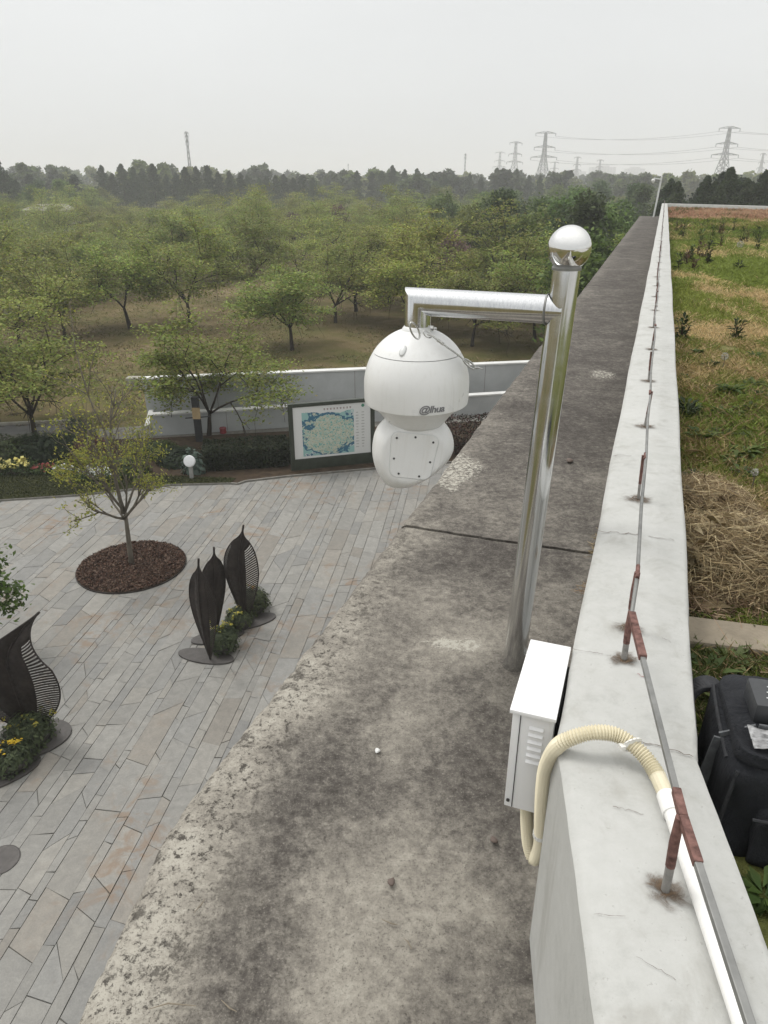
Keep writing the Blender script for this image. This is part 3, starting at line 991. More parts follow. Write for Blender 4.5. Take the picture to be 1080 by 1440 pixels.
# moving head: pan body with cheeks, tilt ball
z_h = CZ - 0.905 * U
face = Vector((-0.05, -1, -0.12)).normalized()             # front panel looks at us
def head_mesh():
    vs, fs = [], []
    nu_, nv_ = 56, 34
    for i in range(nv_ + 1):
        ph = math.pi * i / nv_
        for k in range(nu_):
            th = 2 * math.pi * k / nu_
            x, y, z = math.sin(ph) * math.cos(th), math.sin(ph) * math.sin(th), math.cos(ph)
            # cheeks: wide across, narrower front to back, tapering downwards
            rx, ry, rz = 0.123, 0.100, 0.100
            e = 0.74
            sx = math.copysign(abs(x) ** e, x); sz = math.copysign(abs(z) ** 0.95, z)
            X = rx * sx; Y = ry * y; Z = rz * sz
            if Z < 0:
                f = min(1, -Z / rz)
                X = X * (1 - 0.38 * f ** 1.7) - 0.034 * f ** 1.3
                Z *= 1.42
            if Z > 0:
                X *= 1 - 0.10 * (Z / rz) ** 2
            Y = max(Y, -0.074)
            vs.append((X, Y, Z))
    for i in range(nv_):
        for k in range(nu_):
            fs.append((i * nu_ + k, i * nu_ + (k + 1) % nu_, (i + 1) * nu_ + (k + 1) % nu_, (i + 1) * nu_ + k))
    me = mesh_from('head', vs, fs, M['camera_white'])
    bm = bmesh.new(); bm.from_mesh(me); bmesh.ops.remove_doubles(bm, verts=bm.verts, dist=1e-5)
    bmesh.ops.recalc_face_normals(bm, faces=bm.faces); bm.to_mesh(me); bm.free()
    me.polygons.foreach_set('use_smooth', [True] * len(me.polygons)); me.set_sharp_from_angle(angle=rad(35))
    return me
head = obj('head', head_mesh(), domecam); head.rotation_euler = (0, rad(7), rad(2)); dpl(head, z_h); head.location.x -= 0.006
# front panel
def rrect(w, h, r, n=8, taper=1.0):
    pts = []
    for cx_, cz_, a0 in ((w - r, h - r, 0), (-w + r, h - r, 90), (-w + r, -h + r, 180), (w - r, -h + r, 270)):
        for k in range(n + 1):
            a = rad(a0 + 90 * k / n)
            x, z = cx_ + r * math.cos(a), cz_ + r * math.sin(a)
            if z < 0: x *= 1 - (1 - taper) * (-z / h)
            pts.append((x, z))
    return pts
def panel(pts, y0, y1, name, mat, parent, bev=0.0):
    n = len(pts)
    vs = [(x, y0, z) for x, z in pts] + [(x * 0.985, y1, z * 0.985) for x, z in pts]
    fs = [tuple(range(n - 1, -1, -1)), tuple(range(n, 2 * n))] + [(i, (i + 1) % n, n + (i + 1) % n, n + i) for i in range(n)]
    mb = MB(); mb.add(vs, fs); return mb.build(name, mat, parent, auto=40)
pw, phh = 0.069, 0.070
o = panel(rrect(pw * 1.03, phh * 1.03, 0.024, taper=0.86), -0.0741, -0.0746, 'panel_seam', M['box_grey'], head); o.location = (-0.006, 0, -0.012)
o = panel(rrect(pw, phh, 0.022, taper=0.86), -0.0743, -0.0766, 'front_panel', M['camera_white'], head); o.location = (-0.006, 0, -0.012)
for x, z in ((0.0, 0.060), (-0.054, 0.052), (0.054, 0.050), (-0.054, -0.012), (0.054, -0.012), (-0.034, -0.058), (0.028, -0.060)):
    mb = MB(); mb.tube([(x, -0.0762, z), (x, -0.0780, z)], 0.0033, 12)
    o = mb.build('screw', M['screw'], head); o.location = (-0.006, 0, -0.012)
# bottom lens window of the tilt ball
mb = MB(); mb.lathe([(0.001, -0.006), (0.03, -0.003), (0.04, 0.006), (0.042, 0.014)], 32)
o = mb.build('lens_window', M['camera_plate'], head); o.location = (-0.036, -0.01, -0.130)
# maker's mark on the shell
cu = bpy.data.curves.new('logo', 'FONT'); cu.body = '@lhua'; cu.size = 0.030; cu.extrude = 0.0003; cu.shear = 0.22
cu.offset = 0.0006; cu.space_character = 0.92
cu.align_x = 'CENTER'
tmp = bpy.data.objects.new('logo_tmp', cu); COL.objects.link(tmp)
bpy.context.view_layer.update()
lm = bpy.data.meshes.new_from_object(tmp.evaluated_get(bpy.context.evaluated_depsgraph_get()))
bpy.data.objects.remove(tmp)
z_lo = z_rim + 0.009
th0 = rad(14)                                              # to the right of the front
for v in lm.vertices:
    a = th0 + v.co.x / RD
    zz = z_lo + v.co.y * 0.9
    rr = RD * (0.9975 if zz < z_eq else math.sqrt(max(0, 1 - ((zz - z_eq) / hd) ** 2))) + 0.0012 + v.co.z
    v.co = (rr * math.sin(a), -rr * math.cos(a), zz)
lm.materials.clear(); lm.materials.append(M['logo'])
lo = obj('logo', lm, shell)
mb = MB(); mb.lathe([(0.002, -0.003), (0.010, -0.001), (0.012, 0.001), (0.009, 0.003), (0.001, 0.004)], 18)
o = mb.build('latch_recess', M['box_grey'], domecam, smooth=True); o.scale = (0.8, 1.5, 1.0)
_n = Vector((math.sin(rad(-24)) * math.cos(rad(46)), -math.cos(rad(-24)) * math.cos(rad(46)), math.sin(rad(46))))
o.location = Vector((DC.x, DC.y, z_eq)) + Vector((_n.x * RD, _n.y * RD, _n.z * hd)); o.rotation_euler = _n.to_track_quat('Z', 'Y').to_euler(); place(o)
# safety lanyard
def dome_pt(az, el, off=0.006):
    a, e = rad(az), rad(el)
    r = RD * math.cos(e) + off * math.cos(e)
    return Vector((DC.x + r * math.sin(a), DC.y - r * math.cos(a), z_eq + (hd + off) * math.sin(e)))
mb = MB()
def oval(c, u_, v_, a, b, r):
    pts = [c + u_ * (a * math.cos(2 * math.pi * k / 20)) + v_ * (b * math.sin(2 * math.pi * k / 20)) for k in range(21)]
    mb.tube(pts, r, 6, False)
Dp = lambda px, py, y: at_y(px, py, y)
yl = DC.y - 0.075
c0 = Dp(580, 465, yl - 0.02); c1 = Dp(601, 470, yl - 0.025); c2 = Dp(615, 478, yl - 0.03); c3 = Dp(640, 496, yl - 0.025); c4 = Dp(660, 512, yl - 0.01); c5 = Dp(673, 517, yl)
ax1 = (c1 - c0).normalized(); up1 = Vector((0.35, -0.25, 0.9)).normalized()
oval(c0.lerp(c1, 0.25) + Vector((-0.004, -0.004, 0.003)), Vector((0.45, 0, -0.89)), Vector((0.75, 0.3, 0.45)), 0.024, 0.011, 0.0025)
oval(c1, Vector((0.6, 0, -0.5)), Vector((0.5, 0.4, 0.5)), 0.016, 0.009, 0.0022)
mb.tube([c1, c1.lerp(c2, 0.5) + Vector((0, -0.003, 0.004)), c2, c2.lerp(c3, 0.5) + Vector((0, -0.004, 0)), c3, c4], 0.0026, 8)
mb.tube([c2, c2.lerp(c3, 0.35)], 0.0042, 8)
d45 = (c4 - c3).normalized()
oval(c4, d45, Vector((0.3, 0.5, 0.4)).normalized(), 0.024, 0.008, 0.0026)
mb.tube([c4 + d45 * 0.02, c5], [0.004, 0.003], 8)
mb.tube([c5, Dp(679, 519, yl + 0.005)], 0.0016, 6)
place(mb.build('safety_lanyard', M['cable'], domecam, auto=60))

# ---- white junction box on the outer face of the parapet
bx0 = UP(0.391, 1.290, 1.115)                              # near corner at the wall, top
BW, BL, BH = 0.082, 0.232, 0.252
s0 = (Vector((bx0.x, bx0.y, 0)) - KL).dot(dA)
jb_o = KL + dA * s0 - pA * (0.006 + BW / 2)
jbox = empty('junction_box', (jb_o.x, jb_o.y, ZT - 0.002 - BH), -A_ANG)
tag(jbox, 'white louvred metal junction box mounted on the parapet beside the pole', 'junction box')
zt_b = BH
mb = MB(); mb.box((0, BL / 2, BH / 2 - 0.003), (BW - 0.004, BL - 0.006, BH - 0.006))
body = mb.build('body', M['box_white'], jbox, bevel=0.002, auto=40)
mb = MB(); mb.box((-0.001, BL / 2 - 0.003, BH - 0.0035), (BW + 0.004, BL + 0.008, 0.009))
mb.build('lid', M['box_white'], jbox, bevel=0.002, auto=40)
# front end (towards us): seam and louvres
mb = MB(); mb.box((-BW / 2 + 0.0175, 0.0022, BH / 2 - 0.006), (0.0014, 0.002, BH - 0.018))
mb.build('door_seam', M['dark_gap'], jbox)
lv = MB()
for k in range(6):
    z = BH - 0.036 - k * 0.0165
    pr = [(0, 0.0), (-0.0055, -0.0035), (0.0, -0.009)]
    vs = [(xx, yy + 0.003, z + zz) for xx in (-0.006, 0.021) for yy, zz in pr]
    lv = MB(); lv.add(vs, [(0, 1, 4, 3), (1, 2, 5, 4), (0, 2, 1), (3, 4, 5), (0, 3, 5, 2)])
    lv.build('louvre', M['box_white'], body if k < 0 else jbox)
mb = MB(); mb.tube([(-BW / 2 + 0.009, 0.004, 0.018), (-BW / 2 + 0.009, 0.0, 0.018)], 0.0035, 12)
mb.build('screw', M['screw'], jbox)
mb = MB(); mb.box((BW / 2 + 0.001, BL / 2, BH * 0.5), (0.006, BL * 0.7, BH * 0.8))
mb.build('back_plate', M['dark_gap'], jbox)

# ---- corrugated conduit and pvc pipe
conduit = empty('cable_conduit', (b1.x, b1.y, ZT))
tag(conduit, 'cream corrugated hose running from the white box into a white plastic pipe over the parapet', 'conduit')
def catmull(P, n=12):
    P = [Vector(p) for p in P]
    P = [P[0] * 2 - P[1]] + P + [P[-1] * 2 - P[-2]]
    out = []
    for i in range(1, len(P) - 2):
        for k in range(n):
            t = k / n
            out.append(0.5 * ((2 * P[i]) + (-P[i - 1] + P[i + 1]) * t + (2 * P[i - 1] - 5 * P[i] + 4 * P[i + 1] - P[i + 2]) * t * t + (-P[i - 1] + 3 * P[i] - 3 * P[i + 1] + P[i + 2]) * t ** 3))
    out.append(P[-2])
    return out
def resample(P, step):
    d = [0]
    for a, b in zip(P[:-1], P[1:]): d.append(d[-1] + (b - a).length)
    n = max(2, int(d[-1] / step)); out = []; j = 0
    for i in range(n + 1):
        s = d[-1] * i / n
        while j < len(d) - 2 and d[j + 1] < s: j += 1
        f = (s - d[j]) / max(1e-9, d[j + 1] - d[j]); out.append(P[j].lerp(P[j + 1], min(1, f)))
    return out
HP = [at_y(741, 1128, 1.085), at_y(741, 1158, 1.075), at_y(744, 1190, 1.06), at_y(751, 1208, 1.045), at_y(759, 1190, 1.03), at_y(761, 1150, 1.015), at_y(763, 1110, 1.0),
      at_y(768, 1078, 0.99), at_z(783, 1050, ZT + 0.004), at_z(806, 1037, ZT + 0.034), at_z(836, 1030, ZT + 0.048), at_z(868, 1034, ZT + 0.046), at_z(897, 1054, ZT + 0.036), at_z(919, 1081, ZT + 0.024), at_z(937, 1118, ZT + 0.016)]
cp = resample(catmull(HP), 0.0025)
rs = [0.0139 if (i // 1) % 2 == 0 else 0.0108 for i in range(len(cp))]
for i in range(len(cp) - 14, len(cp)): rs[i] = 0.0130
mb = MB(); mb.tube(cp, rs, 14)
place(mb.build('corrugated_hose', M['cream'], conduit))
pe = at_z(1046, 1440, ZT + 0.0125); ps = at_z(938, 1120, ZT + 0.015)
pdir = (pe - ps).normalized()
mb = MB(); mb.tube([ps - pdir * 0.004, ps + pdir * 0.02, ps.lerp(pe, 0.5), pe, pe + pdir * 1.6], 0.0133, 24)
place(mb.build('pvc_pipe', M['pvc'], conduit, auto=40))
mb = MB(); mb.tube([ps - pdir * 0.002, ps + pdir * 0.035], 0.0158, 24)
place(mb.build('coupling', M['pvc'], conduit, auto=40))
def clip(p, d, side, r=0.0145):
    mb = MB()
    d = d.normalized(); n = side.normalized(); b = d.cross(n).normalized()
    ring = [p + (n * math.cos(a) + b * math.sin(a)) * r for a in np.linspace(0, 2 * math.pi, 18)]
    for a_, b_ in zip(ring[:-1], ring[1:]): 
        m = (b_ - a_).to_track_quat('Z', 'Y').to_matrix()
        mb.bar(a_, b_, 0.003, 0.008)
    mb.bar(p - n * r, p - n * (r + 0.009), 0.010, 0.008)
    place(mb.build('clip', M['clip'], conduit))
clip(cp[-40], cp[-38] - cp[-42], Vector((0.9, 0.25, 0)))
i_c = int(len(cp) * 0.30)
clip(cp[i_c], cp[i_c + 2] - cp[i_c - 2], Vector((-1, 0.1, 0)))

# ---- litter on the ledge: pebbles, droppings, straws
def litter(name, px, py, kind, sz, label):
    p = at_z(px, py, ZL)
    mb = MB()
    if kind == 'pebble':
        mb.lathe([(0.2, 0), (0.8, 0.1), (1.0, 0.4), (0.75, 0.75), (0.3, 0.92)], 9)
        mb.v = [(x * sz * (1 + 0.25 * math.sin(3 * y)), y * sz * 0.8, z * sz * 0.7) for x, y, z in mb.v]
        o = mb.build(name, M['crack'] if 'dark' in label else M['coping'], None, smooth=True)
    else:
        pts = [Vector((-sz, 0, 0.002)), Vector((-sz * 0.2, sz * 0.12, 0.004)), Vector((sz, -sz * 0.1, 0.003))]
        mb.tube(pts, [0.0006, 0.0016, 0.0007], 5)
        o = mb.build(name, M['roofslab'])
    o.location = (p.x, p.y, ZL + 0.004); o.rotation_euler = (0, 0, random.random() * 6)
    tag(o, label, 'straw' if kind == 'straw' else 'pebble')
litter('straw', 243, 1418, 'straw', 0.045, 'pale dry straw lying near the bottom left of the ledge')
litter('straw', 322, 1418, 'straw', 0.02, 'short pale straw on the ledge right of the longest straw')
litter('straw', 548, 1300, 'straw', 0.018, 'short pale straw in the light patch of the ledge')
litter('straw', 281, 1277, 'straw', 0.018, 'thin straw on the pitted outer band of the ledge')
litter('straw', 574, 1330, 'straw', 0.014, 'tiny straw below the light patch of the ledge')
litter('pebble', 531, 1058, 'pebble', 0.010, 'small round pale pebble in the middle of the ledge')
litter('pebble', 694, 1184, 'pebble', 0.011, 'dark pebble on the ledge below the white box')
litter('pebble', 550, 1243, 'pebble', 0.011, 'dark lump in the middle of the near ledge')
litter('pebble', 801, 650, 'pebble', 0.026, 'flat pale dropping on the dark ledge right of the pole')
# ================================================================== ground, plaza and planting
def sheet(name, poly, z, mat, kind='structure', thick=0.0):
    mb = MB()
    if thick: mb.prism(poly, z - thick, z)
    else: mb.add([(p[0], p[1], z) for p in poly], [tuple(range(len(poly)))])
    o = mb.build(name, mat)
    me = o.data
    if kind: o['kind'] = kind
    return o
sheet('ground', [(-1500, -60), (1500, -60), (1500, 2400), (-1500, 2400)], -0.06, M['field'])

plaza_poly = [(-22, -1), (3.5, -1), (8, 26), (-4, 24), (-22, 20)]
plaza = sheet('plaza', plaza_poly, -0.012, M['joint'])
lawn_edge_px = [(-160, 722), (0, 705), (117, 697), (241, 683), (325, 681), (334, 682), (345, 678), (404, 671), (560, 657), (700, 646)]
lawn_edge = [at_z(x, y, 0.0) for x, y in lawn_edge_px]

def slab_color():
    r = random.random()
    if r < 0.46: b = (0.244, 0.237, 0.218)
    elif r < 0.70: b = (0.229, 0.225, 0.211)
    elif r < 0.86: b = (0.254, 0.243, 0.219)
    elif r < 0.95: b = (0.234, 0.217, 0.190)
    else: b = (0.208, 0.205, 0.194)
    k = random.uniform(0.91, 1.09)
    return tuple(c * k for c in b)
random.seed(11)
slabs = []
t = -21.0
P_ANG = rad(7.6)
dP, pP = dirv(P_ANG), perpv(P_ANG)
def edge_y(x):
    for a, b in zip(lawn_edge[:-1], lawn_edge[1:]):
        if a.x <= x <= b.x: return a.y + (b.y - a.y) * (x - a.x) / (b.x - a.x)
    return 99 if x > 0 else 12
while t < 4.2:
    w = random.choice([0.11, 0.13, 0.15, 0.18, 0.21, 0.25, 0.30, 0.36])
    s = -2.0 + random.random() * 0.6
    sk0 = random.uniform(-0.25, 0.25) * w
    while s < 25:
        Ls = w * random.uniform(1.2, 3.2) + random.uniform(0.05, 0.35)
        sk1 = random.uniform(-0.2, 0.2) * w if random.random() < 0.66 else random.uniform(-0.75, 0.75) * w
        g = 0.0034
        q = [(s + g - sk0, t + g), (s + g + sk0, t + w - g), (s + Ls - g + sk1, t + w - g), (s + Ls - g - sk1, t + g)]
        q = [(a + random.uniform(-1, 1) * 0.006, b + random.uniform(-1, 1) * 0.004) for a, b in q]
        P = [dP * a + pP * b for a, b in q]
        c = sum(P, Vector()) / 4
        if c.y < edge_y(c.x) + 0.6 and c.y > 1.2 and c.x > -1.05 * c.y - 4:
            wall_x = KO.x + (c.y - KO.y) * math.tan(A_ANG if c.y > KO.y else B_ANG) + 0.6
            if c.x < wall_x:
                # split some wide ones with a broken edge
                if w > 0.22 and random.random() < 0.16:
                    f0, f1 = random.uniform(0.25, 0.75), random.uniform(0.25, 0.75)
                    m0 = P[0].lerp(P[3], f0); m1 = P[1].lerp(P[2], f1)
                    dd = dP * 0.004
                    slabs.append([P[0], P[1], m1 - dd, m0 - dd]); slabs.append([m0 + dd, m1 + dd, P[2], P[3]])
                else: slabs.append(P)
        s += Ls; sk0 = sk1
    t += w
def slab_geo(P, zt, ch=0.003):
    c = sum(P, Vector()) / len(P)
    tilt = (random.uniform(-1, 1) * 0.004, random.uniform(-1, 1) * 0.004)
    top, rim, bot = [], [], []
    for p in P:
        d = (p - c); L = d.length
        z = zt + d.x * tilt[0] + d.y * tilt[1]
        rim.append((p.x, p.y, z - ch)); bot.append((p.x, p.y, -0.02))
        e = p - d * (ch * 1.3 / L); top.append((e.x, e.y, z))
    n = len(P)
    fs = [tuple(range(n))]
    for i in range(n):
        j = (i + 1) % n
        fs.append((i, n + i, n + j, j)); fs.append((n + i, 2 * n + i, 2 * n + j, n + j))
    return top + rim + bot, fs
def px_of(p):
    x, y, z = p[0], p[1], p[2] - CZ
    d = y * _c - z * _s
    if d <= 0.05: return (-999, -999, d)
    return (540 + F * x / d, 720 - F * (y * _s + z * _c) / d, d)
def slab_px(P):
    q = [px_of((p.x, p.y, 0)) for p in P]
    cx = sum(a[0] for a in q) / 4; cyy = sum(a[1] for a in q) / 4
    if not (-30 < cx < 700 and 600 < cyy < 1480): return 0
    # hidden by the ledge?
    lx = 925 - 0.79 * (cyy - 290) if cyy < 1165 else 235 - 0.48 * (cyy - 1165)
    if cx > lx + 12: return 0
    ar = 0
    for i in range(4):
        a, b = q[i], q[(i + 1) % 4]; ar += a[0] * b[1] - a[1] * b[0]
    return abs(ar) / 2
order = sorted(range(len(slabs)), key=lambda i: -slab_px(slabs[i]))
single = set(order[:300])
rest_v, rest_f, rest_c = [], [], []
random.seed(5)
for i, P in enumerate(slabs):
    zt = 0.006 + random.uniform(-0.0025, 0.0025)
    v, f = slab_geo(P, zt)
    colr = slab_color()
    if i in single:
        o = obj('paving_slab', mesh_from('paving_slab', v, f, M['slab'], False, [colr] * len(v)), plaza)
    else:
        b = len(rest_v); rest_v += v; rest_f += [tuple(b + k for k in q) for q in f]; rest_c += [colr] * len(v)
o = obj('paving_slabs', mesh_from('paving_slabs', rest_v, rest_f, M['slab'], False, rest_c), plaza); o['kind'] = 'stuff'

# raised planting ground behind the plaza edge
back = [at_z(760, 590), at_z(560, 600), at_z(212, 618), at_z(60, 622), at_z(-200, 628)]
bed = sheet('planting_bed', [*lawn_edge, *back], 0.045, M['soil'], thick=0.1)
lw = [at_z(*p) for p in ((-160, 722), (0, 705), (117, 697), (241, 683), (325, 681), (332, 675), (240, 672), (110, 671), (0, 669), (-160, 672))]
lawn = sheet('lawn', [p * 1.0 for p in lw], 0.062, M['lawn'], thick=0.012)
# kerb strip at the plaza edge
mb = MB()
for a, b in zip(lawn_edge[:-1], lawn_edge[1:]):
    d = (b - a).normalized(); n = Vector((d.y, -d.x, 0)) * 0.03
    mb.prism([a + n, b + n, b - n, a - n], -0.01, 0.052)
k_ = mb.build('kerb', M['joint']); k_['kind'] = 'structure'
# paths
def path(name, px, z=-0.03):
    return sheet(name, [at_z(x, y, z) for x, y in px], z, M['path'])
path('path', [(-200, 592), (0, 598), (90, 594), (100, 604), (40, 612), (0, 616), (-200, 622)])
path('footpath', [(-220, 452), (-40, 432), (60, 418), (130, 404), (150, 406), (90, 425), (20, 448), (-60, 468), (-220, 490)], -0.035)
mb = MB()
kp = [at_z(x, y, -0.03) for x, y in [(-200, 592), (0, 598), (90, 594), (100, 594)]]
for a, b in zip(kp[:-1], kp[1:]):
    d = (b - a).normalized(); n = Vector((d.y, -d.x, 0)) * 0.06
    mb.prism([a + n, b + n, b - n, a - n], -0.05, 0.06)
k2 = mb.build('path_kerb', M['kerb']); k2['kind'] = 'structure'

# ------------------------------------------------------------------ foliage generators
def leaves(name, P, size, col, mat, up=0.6, aspect=0.5, seed=0):
    r = np.random.default_rng(seed)
    n = len(P)
    N = r.normal(size=(n, 3)); N[:, 2] = np.abs(N[:, 2]) + up
    N /= np.linalg.norm(N, axis=1)[:, None]
    T = r.normal(size=(n, 3)); T -= N * (T * N).sum(1)[:, None]; T /= np.linalg.norm(T, axis=1)[:, None]
    B = np.cross(N, T)
    s = np.broadcast_to(np.asarray(size), (n,)) * r.uniform(0.65, 1.3, n)
    s = s[:, None]
    V = np.empty((n, 4, 3))
    bend = N * s * r.uniform(-0.15, 0.15, (n, 1))
    V[:, 0] = P - T * s * 0.5
    V[:, 1] = P + B * s * aspect * 0.5 - T * s * 0.06 + bend
    V[:, 2] = P + T * s * 0.5
    V[:, 3] = P - B * s * aspect * 0.5 - T * s * 0.06 + bend
    return fast_mesh(name, V.reshape(-1, 3), 4, mat, col)

def pal(n, cols, r, var=0.2):
    cols = np.array(cols); i = r.integers(0, len(cols), n)
    return np.clip(cols[i] * r.uniform(1 - var, 1 + var, (n, 1)), 0.001, 1)

def limb_tube(mb, segs, n=6):
    for path_, rr in segs: mb.tube(path_, rr, n, True)

def grow(p, d, L, r, depth, spec, rnd, segs, tips):
    """spec[depth] = (children, length factor, spread lo, spread hi, lift, sub-steps)"""
    pts, rr = [p.copy()], [r]
    dd = d.normalized()
    ch, lf, lo, hi, lift, wob = spec[depth]
    ns = 4
    for k in range(ns):
        dd = (dd + Vector((rnd.gauss(0, wob), rnd.gauss(0, wob), rnd.gauss(0, wob) + lift))).normalized()
        p = p + dd * (L / ns)
        pts.append(p.copy()); rr.append(r * (1 - 0.42 * (k + 1) / ns))
    segs.append((pts, rr))
    if depth >= len(spec) - 2: 
        for k in range(1, len(pts)): tips.append((pts[k], dd, depth))
    if depth < len(spec) - 1:
        nch = ch if isinstance(ch, int) else rnd.randint(*ch)
        a0 = rnd.random() * 6.28
        for c in range(nch):
            ang = rad(rnd.uniform(lo, hi)); az = a0 + 6.283 * c / nch + rnd.uniform(-0.45, 0.45)
            up = Vector((0, 0, 1)) if abs(dd.z) < 0.95 else Vector((1, 0, 0))
            e1 = dd.cross(up).normalized(); e2 = dd.cross(e1).normalized()
            nd = dd * math.cos(ang) + (e1 * math.cos(az) + e2 * math.sin(az)) * math.sin(ang)
            f = 1.0 if depth == 0 and c < 3 else rnd.uniform(0.45, 1.0)
            k = min(int(f * ns + 0.5), ns)
            if depth == 0: k = ns if c else ns
            grow(pts[k], nd, L * lf * rnd.uniform(0.75, 1.2), rr[k] * 0.72, depth + 1, spec, rnd, segs, tips)

def cherry(seed, n_leaf=14000, spread=1.0):
    rnd = random.Random(seed); r = np.random.default_rng(seed)
    segs, tips = [], []
    spec = [((4, 5), 1.75, 24 * spread, 54 * spread, 0.0, 0.04), ((3, 5), 0.72, 28, 60, -0.03, 0.09), ((3, 4), 0.66, 25, 60, -0.07, 0.14), (0, 0, 0, 0, -0.03, 0.16)]
    grow(Vector((0, 0, -0.1)), Vector((rnd.gauss(0, 0.035), rnd.gauss(0, 0.035), 1)), 1.05, 0.105, 0, spec, rnd, segs, tips)
    mb = MB(); limb_tube(mb, segs, 6)
    tr = mb.mesh('trunk', M['bark_dark'], smooth=True)
    T = np.array([t[0] for t in tips])
    w = np.array([1.0 if t[2] == 3 else 0.5 for t in tips]); w *= r.uniform(0.05, 1.0, len(w)) ** 1.6; w /= w.sum()
    i = r.choice(len(T), n_leaf, p=w)
    P = T[i] + r.normal(size=(n_leaf, 3)) * np.array([0.33, 0.33, 0.055])
    P[:, 2] += r.uniform(-0.05, 0.10, n_leaf)
    P = P[P[:, 2] > 1.25]; n_leaf = len(P)
    base = [(0.198, 0.258, 0.046), (0.235, 0.290, 0.057), (0.152, 0.208, 0.040), (0.260, 0.272, 0.064), (0.200, 0.185, 0.058)]
    tipc = r.uniform(0.75, 1.25, len(T))[i[:n_leaf]] if len(i) >= n_leaf else 1
    C = pal(n_leaf, base, r, 0.25) * np.asarray(tipc)[:, None]
    le = leaves('crown', P, 0.130, C, M['leaf'], 1.5, 0.55, seed)
    return tr, le

def blob_crown(seed, n_leaf, lobes, size, cols, top=8.0, rx=3.0, trunk_h=2.2, r0=0.16, squash=0.8):
    rnd = random.Random(seed); r = np.random.default_rng(seed)
    cs = []
    for k in range(lobes):
        z = trunk_h + (top - trunk_h) * (0.15 + 0.8 * (k + 0.5) / lobes)
        f = math.sin(math.pi * min(1, max(0.12, (z - trunk_h * 0.7) / (top - trunk_h * 0.5))) ** 0.8)
        a = rnd.random() * 6.28; q = rx * 0.62 * f * rnd.uniform(0.2, 1)
        cs.append((q * math.cos(a), q * math.sin(a), z - 0.4, rx * rnd.uniform(0.30, 0.55) * (0.55 + 0.5 * f)))
    cs = np.array(cs)
    i = r.integers(0, lobes, n_leaf)
    D = r.normal(size=(n_leaf, 3)); D /= np.linalg.norm(D, axis=1)[:, None]
    rr = cs[i, 3] * (r.uniform(0.25, 1.0, n_leaf) ** 0.45) * (1 + 0.22 * r.normal(size=n_leaf))
    P = cs[i, :3] + D * rr[:, None] * np.array([1, 1, squash])
    # clumping
    q = fbm(P[:, 0] * 1.6 + P[:, 2] * 0.7, P[:, 1] * 1.6 - P[:, 2] * 0.9, seed)
    P = P[q > 0.40]; n = len(P)
    C = pal(n, cols, r, 0.25)
    le = leaves('crown', P, size, C, M['leaf'], 0.5, 0.6, seed)
    mb = MB()
    mb.tube([(0, 0, -0.2), (0.03, 0.02, trunk_h * 0.6), (0.0, 0.05, trunk_h), (0.05, 0, top * 0.7)], [r0, r0 * 0.85, r0 * 0.7, r0 * 0.25], 7)
    for k in range(min(lobes, 8)):
        c = cs[k]
        mb.tube([(0, 0, trunk_h * rnd.uniform(0.7, 1.1)), (c[0] * 0.5, c[1] * 0.5, (trunk_h + c[2]) / 2), (c[0], c[1], c[2])], [r0 * 0.5, r0 * 0.35, r0 * 0.12], 5)
    return mb.mesh('trunk', M['bark_mid'], smooth=True), le

def conifer(seed, n_leaf=3600, h=12.0, w=2.1, cols=None, size=0.36):
    r = np.random.default_rng(seed)
    cols = cols or [(0.046, 0.072, 0.030), (0.062, 0.092, 0.036), (0.034, 0.054, 0.025)]
    u = r.random(n_leaf) ** 0.75
    z = h * (0.09 + 0.91 * u)
    a = r.random(n_leaf) * 6.283
    layer = (np.floor(z * 2.1) * 2.4 + np.floor(a * 1.4) * 1.7)
    env = w * (1 - (z / h) ** 1.5) ** 0.62 * (0.80 + 0.30 * np.sin(layer * 3.3 + seed)) + 0.10
    q = env * r.random(n_leaf) ** 0.42
    P = np.stack([q * np.cos(a), q * np.sin(a), z - 0.16 * q], -1)
    C = pal(n_leaf, cols, r, 0.25)
    le = leaves('crown', P, size, C, M['leaf'], 0.35, 0.5, seed)
    mb = MB(); mb.tube([(0, 0, -0.2), (0, 0, h * 0.5), (0, 0, h * 0.96)], [0.19, 0.11, 0.02], 7)
    return mb.mesh('trunk', M['bark_mid'], smooth=True), le

def put_tree(name, protos, loc, scale, rz, label, cat, group, sz=None):
    tr, le = protos
    e = empty(name, loc, rz)
    e.scale = (scale, scale, scale * (sz or 1.0))
    tag(e, label, cat, group)
    obj('trunk', tr, e); obj('crown', le, e)
    return e

# ------------------------------------------------------------------ retaining walls of the ramp
def low_wall(name, px0, px1, ztop, th, label, z0=-0.05, ext=0.0, cop=0.055, at=None):
    a = at_z(*px0, ztop); b = at_z(*px1, ztop); a.z = b.z = 0
    d = (b - a).normalized(); b = b + d * ext; n = Vector((-d.y, d.x, 0))
    e = empty(name, (a.x, a.y, 0)); tag(e, label, 'wall')
    mb = MB(); mb.prism([a, b, b + n * th, a + n * th], z0, ztop - cop)
    place(mb.build('wall_body', M['ramp_wall'], e))
    mb = MB(); o_ = 0.035
    mb.prism([a - n * o_ - d * o_, b - n * o_, b + n * (th + o_), a + n * (th + o_) - d * o_], ztop - cop, ztop)
    place(mb.build('coping', M['coping'], e, bevel=0.008))
    L = (b - a).length; k = 2.4
    while k < L:
        c = a + d * k; mb = MB()
        mb.prism([c - n * 0.003 - d * 0.006, c - n * 0.003 + d * 0.006, c + n * 0.01 + d * 0.006, c + n * 0.01 - d * 0.006], z0 + 0.05, ztop - cop - 0.005)
        place(mb.build('panel_joint', M['crack'], e)); k += 2.4
    return e, a, b, d, n
low_wall('retaining_wall', (200, 532), (742, 509), 1.5, 0.25, 'tall grey retaining wall with white coping behind the lower one', ext=4.0)
